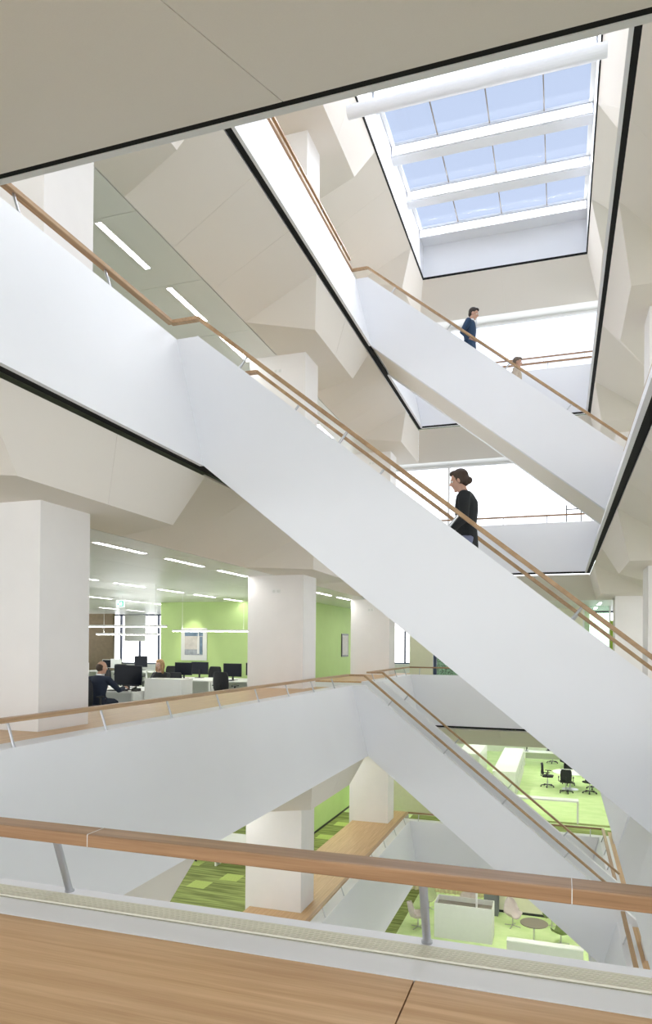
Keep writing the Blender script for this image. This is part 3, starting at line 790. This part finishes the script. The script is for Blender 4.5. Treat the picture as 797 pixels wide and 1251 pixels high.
keyboard(-8.7, 16.5, .73, 'black keyboard below the monitor next to the second column')
t = thing('red_cup', 'small red cup on the white desk beside the second column', 'cup', (-8.75, 16.75, .73)); MB().lathe([(.035, 0), (.045, .11), (.04, .11), (.03, .01)], 12).build('body', mat('red_ceramic', (.6, .05, .04), .4), t); MB().tube([((.045, 0, .09), .006), ((.07, 0, .06), .006), ((.042, 0, .02), .006)], 6).build('handle', MATS['red_ceramic'], t)
chair(-7.98, 15.55, -8, 'black office chair seen from behind at the desk beside the second column')
chair(-10.1, 18.7, 175, 'black office chair seen below the framed picture, back above the desks')
chair(-10.9, 15.8, 25, 'black office chair just right of the woman')
desk(-16.2, -14.5, 20.4, 21.2, 0, 'white desk near the far left windows'); desk(-14.46, -12.9, 20.4, 21.2, 0, 'white desk left of the green wall')
desk(-13.7, -12.0, 15.6, 16.4, 0, 'white desk behind the man and his monitor'); desk(-15.5, -13.74, 15.6, 16.4, 0, 'white desk behind the first column')
monitor(-12.05, 17.9, -10, 'upright dark monitor left of the woman in front of the bright window', z=.9, w=.5)
t = thing('monitor_table', 'small white stand carrying the upright monitor by the window', 'table', (-12.4, 17.7, 0)); MB().box(0, .7, 0, .5, .87, .9).build('tabletop', DESK, t)
for x in (.02, .64):
    for y in (.02, .44): MB().box(x, x + .04, y, y + .04, 0, .87).build('leg', DESK, t)
monitor(-14.95, 20.7, 170, 'pale backed monitor near the brown wall', w=.5, pale=True); monitor(-15.35, 20.8, 10, 'second pale backed monitor near the brown wall', w=.45, pale=True)
monitor(-12.75, 16.05, 185, 'pale monitor above the man and left of his head', w=.5, pale=True)
chair(-13.9, 19.7, 10, 'black office chair left of the upright monitor, far back'); chair(-12.9, 18.9, -15, 'black office chair in front of the far left desks'); chair(-11.6, 19.0, 30, 'black office chair right of the upright monitor')
chair(-11.3, 14.9, 160, 'black office chair just above the large dark monitor')
desk(-8.98, -7.7, 16.9, 17.7, -H, 'white desk end on the striped green carpet of the storey below')
chair(-9.7, 17.4, 60, 'black office chair by the desk end on the striped carpet below', -H)

# storey below: carpets and furniture ----------------------------------------------------------------------------
f1 = FL[-1]
tag(MB().box(-13, IL + .0, 8, 24, -H, -H + .006).build('carpet_field', CARPETD, f1), 'striped dark green carpet')
tag(MB().box(-7.48, 8, 24, 40.9, -H, -H + .006).build('carpet_field', CARPETL, f1), 'pale green carpet')
tag(MB().box(-5, 3, 21.9, 24.6, -H + .006, -H + .009).build('carpet_field', CARPETD, f1), 'striped dark green carpet')
tag(MB().box(-1.2, 3, 25.0, 25.25, -H + .006, -H + .009).build('carpet_band', CARPETD, f1), 'dark green carpet band')
me = None
for x, y in ((-8.9, 15.26), (-8.36, 16.0), (-9.9, 16.8), (-7.9, 18.2), (-7.3, 20.4), (-7.0, 17.0), (-10.4, 14.6), (-7.25, 22.1), (-6.6, 21.3), (-8.9, 18.9), (-9.4, 13.2)):
    if me is None: o = MB().box(0, .5, 0, .5, 0, .004).build('carpet_tile', TILE, f1, (x, y, -H + .006)); me = o.data
    else: o = bpy.data.objects.new('carpet_tile', me); col.objects.link(o); o.parent = f1; o.location = (x, y, -H + .006)
t = thing('filing_cabinet', 'long white filing cabinet row on the pale green carpet below', 'cabinet', (-2.5, 28.0, -H))
MB().box(0, .88, 0, 6.6, .04, 1.13).build('body', DESK, t); MB().box(-.01, .89, -.01, 6.61, 1.13, 1.15).build('top', DESK, t)
for i in range(6):
    d = MB().box(.88, .895, .02 + i * 1.1, 1.08 + i * 1.1, .08, 1.1).build('door', GREYW, t); MB().box(.895, .905, .9 + i * 1.1, .93 + i * 1.1, .55, .75).build('handle', STEEL, d)
t = thing('filing_cabinet', 'second white cabinet left of the long row, below', 'cabinet', (-4.4, 31.5, -H)); MB().box(0, 1.0, 0, 3.4, 0, 1.25).build('body', DESK, t)
for i in range(3): MB().box(.01, .99, -.012, 0, .05 + i * .4, .42 + i * .4).build('drawer', GREYW, t)
t = thing('high_table', 'narrow white high table on the pale green carpet below, near the far rail', 'table', (-2.45, 25.1, -H))
MB().box(0, 3.12, 0, .42, .74, .79).build('tabletop', DESK, t)
for x in (.0, 3.07): MB().box(x, x + .05, .02, .07, 0, .74).build('leg', DESK, t); MB().box(x, x + .05, .35, .4, 0, .74).build('leg', DESK, t)
t = thing('round_table', 'round white meeting table ringed by black chairs on the pale green carpet', 'table', (.48, 31.2, -H))
MB().lathe([(.72, .715), (.74, .72), (.74, .735), (.72, .74)], 40).build('tabletop', DESK, t); MB().lathe([(.035, .03), (.035, .715)], 12).build('column', STEEL, t); MB().lathe([(.34, 0), (.34, .01), (.05, .03)], 28).build('base', STEEL, t)
for i, (x, y, rz, lb) in enumerate(((-.45, 31.4, -95, 'black chair left of the round white table'), (.3, 30.35, 0, 'black chair in front of the round white table'), (1.25, 30.6, 50, 'black chair at the right front of the round white table'), (1.45, 31.6, 110, 'black chair right of the round white table'), (.45, 32.2, 180, 'black chair behind the round white table'))):
    chair(x, y, rz, lb, -H, 'black chairs round the white meeting table')
desk(-1.7, .3, 36.4, 37.2, -H, 'white desk far back on the pale green carpet'); desk(.34, 2.2, 36.4, 37.2, -H, 'second white desk far back beside the staircase edge')
chair(-.3, 37.9, 190, 'black chair behind the far white desk', -H); chair(.35, 35.7, 20, 'black chair in front of the far white desks', -H)
monitor(-1.55, 36.8, 90, 'dark monitor on the far white desk', -H + .73)

# lounge at the bottom -------------------------------------------------------------------------------------------
Z2 = -2 * H; f2 = FL[-2]
tag(MB().box(-5.6, 6, 20.5, 37.9, Z2, Z2 + .006).build('carpet_field', CARPETL, f2), 'pale green lounge carpet')
tag(MB().box(-9, -5.6, 20.5, 37.9, Z2, Z2 + .006).build('carpet_field', CARPETD, f2), 'striped dark green carpet')
t = thing('planter_box', 'tall pale box with a dark hollow top in the lounge', 'box', (-4.24, 24.72, Z2))
MB().box(0, 2.05, 0, .03, 0, 1.24).box(0, 2.05, .87, .9, 0, 1.24).box(0, .03, .03, .87, 0, 1.24).box(2.02, 2.05, .03, .87, 0, 1.24).build('casing', GREYW, t)
tag(MB().box(.03, 2.02, .03, .87, 1.0, 1.06).build('inner_shelf', TAUPE, t), 'dark inner shelf')
MB().tube([((1.45, .5, 1.06), .035), ((1.45, .5, 2.6), .035)], 12).build('pole', FRAMEW, t)
t = thing('low_partition', 'low white partition in front of the taupe lounge table', 'partition', (-1.6, 23.5, Z2))
MB().box(0, 2.4, 0, .3, .03, .72).build('body', GREYW, t); MB().box(-.01, 2.41, -.01, .31, .72, .75).build('top', DESK, t); MB().box(.03, 2.37, .03, .27, 0, .03).build('plinth', GREYW, t)
t = thing('lounge_table', 'round taupe topped lounge table on a star foot', 'table', (-.79, 25.35, Z2))
MB().lathe([(.46, .70), (.48, .71), (.48, .725), (.46, .73)], 36).build('tabletop', TAUPE, t); MB().lathe([(.025, .04), (.025, .70)], 10).build('column', STEEL, t)
m = MB()
for k in range(4): a = math.pi / 4 + math.pi / 2 * k; m.bar((0, 0, .04), (.32 * math.cos(a), .32 * math.sin(a), .015), .03, .02)
m.build('star_foot', BLACKP, t)
def shell_chair(x, y, rz, label, fabric):
    t = thing('shell_chair', label, 'chair', (x, y, Z2), R(rz), 'lounge shell chairs')
    # a scooped shell: seat curving up into back, wings at the sides
    prof = [(.30, .40, .20), (.24, .42, .27), (.08, .40, .31), (-.12, .40, .32), (-.26, .47, .31), (-.33, .62, .29), (-.36, .78, .25), (-.39, .92, .18), (-.40, .97, .10)]
    n = 9; v = []
    for off in (0, 1):
        for y_, z_, w in prof:
            for i in range(n):
                u = -1 + 2 * i / (n - 1)
                lift = .16 * abs(u) ** 2.5 if z_ < .6 else 0; fwd = .17 * abs(u) ** 2 * (1 if z_ > .45 else 0)
                v.append((u * w, y_ + fwd + (-.035 if off and z_ > .45 else 0), z_ + lift - (.035 if off and z_ < .5 else 0)))
    K = len(prof) * n; f = []
    for j in range(len(prof) - 1):
        for i in range(n - 1):
            a = j * n + i; f += [(a, a + 1, a + n + 1, a + n), (K + a, K + a + n, K + a + n + 1, K + a + 1)]
    for i in range(n - 1): f += [(i, K + i, K + i + 1, i + 1), (K - n + i, K - n + i + 1, 2 * K - n + i + 1, 2 * K - n + i)]
    for j in range(len(prof) - 1): a = j * n; c = a + n - 1; f += [(a, a + n, K + a + n, K + a), (c, K + c, K + c + n, c + n)]
    MB().add(v, f).build('shell', fabric, t, smooth=True)
    MB().tube([((0, 0, .03), .02), ((0, 0, .38), .02)], 10).build('column', STEEL, t)
    m = MB()
    for k in range(4): a = math.pi / 4 + math.pi / 2 * k; m.bar((0, 0, .05), (.3 * math.cos(a), .3 * math.sin(a), .015), .025, .018)
    m.build('star_foot', STEEL, t)
shell_chair(-1.6, 26.65, -150, 'pale mauve shell chair behind the taupe lounge table', MAUVE)
shell_chair(-4.95, 25.35, -70, 'mauve shell chair left of the tall pale box', MAUVE)
shell_chair(-4.9, 27.3, 200, 'pale shell chair far left behind the tall box', mat('pale_green_upholstery', (.55, .62, .36), .85))
shell_chair(-3.4, 27.6, 170, 'pale mauve shell chair hidden behind the tall box', MAUVE)
shell_chair(.12, 25.6, 60, 'dark olive shell chair right of the taupe table', OLIVE)
shell_chair(-.2, 27.1, 130, 'dark olive shell chair behind the taupe table by the staircase edge', OLIVE)
struct(MB().box(-2.2, 6, 27.9, 28.0, Z2, Z2 + CZ).build('wall_lounge', CREAM), 'cream wall behind the taupe lounge table')
struct(MB().box(-2.2, 6, 27.885, 27.9, Z2, Z2 + .1).build('baseboard_lounge', BLACKP), 'black baseboard of the cream lounge wall')
struct(MB().box(-2.75, -2.2, 27.4, 28.0, Z2, Z2 + CZ).build('wall_pier', mat('dark_grey_pier', (.16, .17, .19), .7)), 'dark grey pier behind the tall box')
t = thing('curtain', 'cream curtain hanging in folds at the back left of the lounge', 'curtain', (-6.6, 29.2, Z2))
k = 90; vv = []
for z_ in (.02, CZ - .02):
    for i in range(k): vv.append((3.9 * i / (k - 1), .05 * math.sin(i * 1.3), z_))
o = MB().add(vv, [(i, i + 1, k + i + 1, k + i) for i in range(k - 1)]).build('fabric', CURTAIN, t); m = o.modifiers.new('thick', 'SOLIDIFY'); m.thickness = .006
MB().box(0, 3.9, -.03, .03, CZ - .03, CZ).build('track', STEEL, t)

# ------------------------------------------------------------------ people
SKIN = mat('skin', (.56, .33, .24), .55, var=.04, scale=20)
SKIN2 = mat('skin_fair', (.66, .42, .33), .55, var=.04, scale=20)
def cloth(name, c): return mat(name, c, .85, var=.06, scale=14, bump=.05)
def voxel(o, size, smooth=3):
    m = o.modifiers.new('remesh', 'REMESH'); m.mode = 'VOXEL'; m.voxel_size = size; m.use_smooth_shade = True
    s_ = o.modifiers.new('smooth', 'SMOOTH'); s_.factor = .5; s_.iterations = smooth
def lerp3(p, q, t): return Vector(p).lerp(Vector(q), t)
def hand(m, wrist, d, palm_n, curl, side, scale=1):
    """palm plus four unequal curled fingers and a side thumb; d = pointing direction, palm_n = way the palm faces"""
    w = Vector(wrist); d = Vector(d).normalized(); nrm = Vector(palm_n).normalized(); s = d.cross(nrm).normalized() * side
    k = scale
    m.tube([(w, (.026 * k, .020 * k)), (w + d * .04 * k, (.036 * k, .017 * k)), (w + d * .085 * k, (.040 * k, .015 * k))], 10)
    for i, (off, L) in enumerate(((.030, .070), (.010, .078), (-.010, .073), (-.029, .058))):
        p = w + d * .082 * k + s * off * k; c = [p]; a = 0; dd = d.copy()
        for seg, fr in enumerate((.45, .3, .25)):
            a = curl * (.5 + .5 * seg); dd = (dd * math.cos(a) + nrm * math.sin(a)).normalized(); p = p + dd * L * k * fr * 1.15; c.append(p)
        m.tube([(q, (.0095 - .001 * j) * k) for j, q in enumerate(c)], 8)
    p = w + d * .03 * k + s * .028 * k
    q = p + (d * .5 + s * .75 + nrm * .4).normalized() * .04 * k; r_ = q + (d * .8 + nrm * (.3 + curl * .5)).normalized() * .034 * k
    m.tube([(p, .013 * k), (q, .0115 * k), (r_, .009 * k)], 8)
def person(name, label, loc, rz, J, skin, top_m, leg_m, hair_m, shoe_m, hair='short', shirt=None, scale=1, curl=.5, woman=False, hd=None, jacket=True):
    """J: joints in local space, facing +y, z up from the ground the person stands on"""
    t = thing(name, label, 'person', loc, R(rz)); t.scale = (scale,) * 3
    V = {k: Vector(v) for k, v in J.items()}
    hips, chest, neck, head = V['hips'], V['chest'], V['neck'], V['head']
    ww = .9 if woman else 1
    def torso(m, g=0, top=True):
        m.tube([(hips + Vector((0, 0, -.09)), (.13 + g, .10 + g)), (hips, (.165 * ww + g, .115 + g)), (lerp3(hips, chest, .4), (.135 * ww + g, .10 + g)), (lerp3(hips, chest, .8), (.165 * ww + g, .118 + g)),
                (chest, (.18 * ww + g, .115 + g)), (lerp3(chest, neck, .5), (.165 * ww + g, .09 + g)), (lerp3(chest, neck, .85), (.09 + g, .065 + g))], 16)
    def arm(m, s, g=0, upto=1):
        sh, el, wr = V['sh' + s], V['el' + s], V['wr' + s]
        m.tube([(lerp3(chest, sh, .55) + Vector((0, 0, .02)), .06 + g), (sh, .056 + g), (lerp3(sh, el, .5), .047 + g), (el, .038 + g), (lerp3(el, wr, .4), .036 + g), (lerp3(el, wr, .95 * upto), .026 + g)], 12)
    def leg(m, s, g=0, upto=1):
        hp, kn, an = V['hp' + s], V['kn' + s], V['an' + s]
        m.tube([(hp + Vector((0, 0, .05)), .085 + g), (lerp3(hp, kn, .3), .082 + g), (lerp3(hp, kn, .9), .056 + g), (kn, .056 + g), (lerp3(kn, an, .35), .054 + g), (lerp3(kn, an, upto), .035 + g)], 14)
    hR = V['look'].normalized(); side = hR.cross(Vector((0, 0, 1))).normalized(); up = side.cross(hR)
    HM = Matrix((side, hR, up)).transposed().to_4x4()
    def hp_(x, y, z): return head + side * x + hR * y + up * z
    m = MB(); torso(m)
    for s in 'LR': arm(m, s); leg(m, s)
    m.tube([(lerp3(chest, neck, .7), .065), (neck, .054), (lerp3(neck, head, .6), .052), (head + up * -.03, .05)], 12)
    m.ball(hp_(0, -.012, .03), (.074, .093, .092), 16, 12, HM.to_3x3())        # skull
    m.ball(hp_(0, .022, -.035), (.056, .066, .082), 14, 10, HM.to_3x3())        # face and jaw
    m.tube([(hp_(0, .083, .02), .008), (hp_(0, .107, -.018), .013), (hp_(0, .088, -.03), .011)], 8)   # nose
    m.ball(hp_(0, .079, -.056), (.022, .012, .006), 8, 6, HM.to_3x3()); m.ball(hp_(0, .077, -.066), (.019, .013, .007), 8, 6, HM.to_3x3())
    m.ball(hp_(0, .066, -.098), (.022, .02, .016), 8, 6, HM.to_3x3())
    m.tube([(hp_(-.045, .072, .033), .010), (hp_(0, .082, .03), .010), (hp_(.045, .072, .033), .010)], 8)  # brow
    for q in (-1, 1): m.ball(hp_(q * .077, -.005, -.01), (.012, .022, .033), 8, 8, HM.to_3x3())     # ears
    for s, q in (('L', -1), ('R', 1)):
        d = V['wr' + s] - V['el' + s] if not hd or s not in hd else Vector(hd[s])
        hand(m, V['wr' + s], d, V.get('pn' + s, Vector((-q, 0, -.2))), curl, q * -1)
        an = V['an' + s]; m.tube([(an + Vector((0, -.03, -.03)), .03), (an + Vector((0, .06, -.05)), .035), (an + Vector((0, .14, -.06)), .028)], 10)
    b = m.build('body', skin, t); voxel(b, .0085, 2)
    for q in (-1, 1):
        e = MB().ball(hp_(q * .03, .074, .008), .0115, 10, 8).build('eye', SILL, t); MB().ball(hp_(q * .03, .0835, .008), .0055, 8, 6).build('iris', BLACKP, e)
    # clothes
    m = MB(); torso(m, .014)
    if jacket: m.tube([(hips + Vector((0, 0, -.20)), (.18 * ww, .135)), (hips + Vector((0, 0, -.05)), (.185 * ww, .135)), (lerp3(hips, chest, .35), (.155 * ww, .12))], 16)
    for s in 'LR': arm(m, s, .014, .96)
    o = m.build('jacket' if jacket else 'top', top_m, t); voxel(o, .012, 3)
    m = MB(); m.tube([(hips + Vector((0, 0, -.11)), (.14, .105)), (hips + Vector((0, 0, .05)), (.168 * ww, .122))], 14)
    for s in 'LR': leg(m, s, .013, .98)
    o = m.build('trousers', leg_m, t); voxel(o, .013, 3)
    if shirt is not None:
        m = MB(); m.tube([(lerp3(chest, neck, .75), .08), (lerp3(chest, neck, 1.0), .064), (neck + Vector((0, 0, .012)), .060)], 14); m.build('shirt_collar', shirt, t, smooth=True)
        m = MB(); c = lerp3(chest, neck, .25) + Vector((0, .117, .02)); m.prism([c + Vector((-.035, -.01, .10)), c + Vector((.035, -.01, .10)), c + Vector((0, .012, -.1))], (0, .02, 0)); m.build('shirt_front', shirt, t)
    for s in 'LR':
        an = V['an' + s]; m = MB(); m.tube([(an + Vector((0, -.055, -.045)), (.036, .038)), (an + Vector((0, 0, -.035)), (.042, .045)), (an + Vector((0, .09, -.052)), (.047, .03)), (an + Vector((0, .18, -.062)), (.036, .02))], 12); m.build('shoe', shoe_m, t, smooth=True)
    m = MB()
    if hair == 'bald':
        m.ball(hp_(0, -.045, -.0), (.086, .078, .085), 16, 10, HM.to_3x3())
    else:
        m.ball(hp_(0, -.028, .045), (.083, .095, .092), 18, 12, HM.to_3x3()); m.ball(hp_(0, .035, .098), (.05, .05, .035), 12, 8, HM.to_3x3())
        if hair == 'short': m.ball(hp_(0, -.055, .0), (.076, .055, .075), 14, 10, HM.to_3x3())
        if hair == 'bob':
            m.ball(hp_(0, -.055, .0), (.078, .06, .085), 14, 10, HM.to_3x3())
            for q in (-1, 1): m.ball(hp_(q * .066, -.025, .01), (.022, .05, .065), 10, 10, HM.to_3x3())
            m.ball(hp_(0, -.105, -.03), (.04, .045, .042), 10, 8, HM.to_3x3())
        if hair == 'long':
            m.ball(hp_(0, -.06, -.02), (.085, .065, .12), 14, 10, HM.to_3x3())
            for q in (-1, 1): m.tube([(hp_(q * .072, -.0, .06), .03), (hp_(q * .085, .01, -.03), .034), (hp_(q * .095, .02, -.13), .035), (hp_(q * .085, .03, -.2), .02)], 10)
    o = m.build('hair', hair_m, t); voxel(o, .009, 2)
    return t
def standing(**k):
    J = dict(hips=(0, 0, .95), chest=(0, .0, 1.36), neck=(0, .01, 1.5), head=(0, .03, 1.64), look=(0, 1, 0),
             shL=(-.19, 0, 1.42), shR=(.19, 0, 1.42), elL=(-.26, -.03, 1.14), elR=(.26, -.03, 1.14), wrL=(-.25, .06, .9), wrR=(.25, .06, .9),
             hpL=(-.09, 0, .92), hpR=(.09, 0, .92), knL=(-.1, .02, .5), knR=(.1, .02, .5), anL=(-.1, 0, .1), anR=(.1, 0, .1))
    J.update(k); return J
NAVY = cloth('navy_suit_cloth', (.018, .05, .11)); NAVY2 = cloth('dark_navy_suit', (.016, .024, .05)); BLK = cloth('black_cloth', (.008, .010, .012)); GREYT = cloth('blue_grey_cloth', (.17, .19, .30))
HAIRD = mat('dark_brown_hair', (.022, .013, .009), .6, var=.3, scale=60, stretch=(1, 1, .2)); HAIRB = mat('brown_hair', (.045, .025, .016), .6, var=.3, scale=60, stretch=(1, 1, .2)); HAIRF = mat('fair_hair', (.48, .29, .14), .6, var=.3, scale=60, stretch=(1, 1, .2)); HAIRG = mat('mousy_hair', (.16, .12, .09), .7, var=.3, scale=60)
WSH = cloth('white_shirt', (.8, .82, .85)); BEI = cloth('beige_cloth', (.5, .42, .33)); LEATH = mat('black_leather', (.01, .01, .01), .3)
def tread(x, n):   # height of the stair step under x
    run = H / SL / 25; i = int((x - BS - .1) / run); return H * n - H / 25 * (i + 1), i
# man in blue suit, walking down the upper stair, right hand on the near rail (faces +x -> rz -90; local right = towards camera)
xm = -1.84; zt, i = tread(xm, 2)
person('person', 'man in a blue suit walking down the upper staircase, hand on the rail', (xm, A2 + .42, zt), -90,
       standing(look=(.04, 1, -.36), head=(0, .075, 1.63), neck=(0, .03, 1.51), elR=(.27, -.12, 1.17), wrR=(.30, .055, 1.0), pnR=(.1, .0, -1), knL=(-.1, .16, .47), anL=(-.1, .22, -.08), anR=(.1, -.02, .1), knR=(.1, .05, .5)),
       SKIN, NAVY, NAVY, HAIRD, LEATH, 'short', WSH, 1.03, .55, hd={'R': (.15, 1, -.55)})
# woman in black going up the broad stair (faces -x -> rz 90)
xw = -.97; zt, i = tread(xw, 1)
person('person', 'woman in a black jacket climbing the broad staircase, hand on the rail', (xw, A1 + .55, zt), 90,
       standing(look=(0, 1, -.28), head=(0, .085, 1.62), neck=(0, .04, 1.5), elL=(-.27, -.01, 1.14), wrL=(-.36, .16, 1.0), elR=(.25, -.04, 1.13), wrR=(.25, .08, .9), pnL=(0, 0, -1), knR=(.1, .2, .62), anR=(.1, .22, .27), knL=(-.1, .03, .5)),
       SKIN, BLK, GREYT, HAIRB, LEATH, 'bob', None, .97, .5, woman=True)
# small person lower on the upper stair
xc = -.93; zt, i = tread(xc, 2)
person('person', 'person with brown hair and beige clothes, mostly hidden, lower on the upper staircase', (xc, A2 + 1.2, zt), -90,
       standing(look=(0, 1, -.2)), SKIN, BEI, BEI, HAIRG, LEATH, 'short', None, .95, .5, jacket=False)
# seated people
def sitting(**k):
    J = dict(hips=(0, 0, .53), chest=(0, .05, .93), neck=(0, .07, 1.07), head=(0, .10, 1.21), look=(0, 1, -.1),
             shL=(-.19, .05, .98), shR=(.19, .05, .98), elL=(-.26, .12, .74), elR=(.26, .12, .74), wrL=(-.14, .36, .80), wrR=(.14, .36, .80), pnL=(0, 0, -1), pnR=(0, 0, -1),
             hpL=(-.1, 0, .53), hpR=(.1, 0, .53), knL=(-.12, .42, .52), knR=(.12, .42, .52), anL=(-.12, .40, .1), anR=(.12, .40, .1))
    J.update(k); return J
person('person', 'man in a dark navy suit sitting at the desk with his back to us', (-8.58, 11.3, 0), 5,
       sitting(look=(.75, 1, -.15), head=(.02, .12, 1.2), elR=(.33, .22, .76), wrR=(.28, .48, .80)), SKIN, NAVY2, NAVY2, HAIRB, LEATH, 'bald', WSH, 1.02, .4)
person('person', 'woman with long fair hair and dark top sitting behind the low white cabinet', (-8.85, 14.15, 0), 178,
       sitting(look=(.2, 1, -.2), wrR=(.06, .2, 1.06), elR=(.2, .32, .80), hips=(0, .1, .53), chest=(0, .17, .93), neck=(0, .2, 1.07), head=(0, .23, 1.21), shL=(-.18, .17, .98), shR=(.18, .17, .98), elL=(-.24, .3, .78), wrL=(-.1, .5, .80), pnR=(0, -.6, .2)),
       SKIN2, cloth('charcoal_cloth', (.03, .032, .035)), NAVY2, HAIRF, LEATH, 'long', None, 1.0, .5, woman=True, jacket=False, hd={'R': (-.1, 0, 1)})

# suspension rods of the hanging bar
for x in (BLO + .3, -1.6, BRO - .3): MB().tube([((x, .1, .09), .006), ((x, .1, ZG - .27 - 11.87), .006)], 6).build('rod', STEEL, bb)
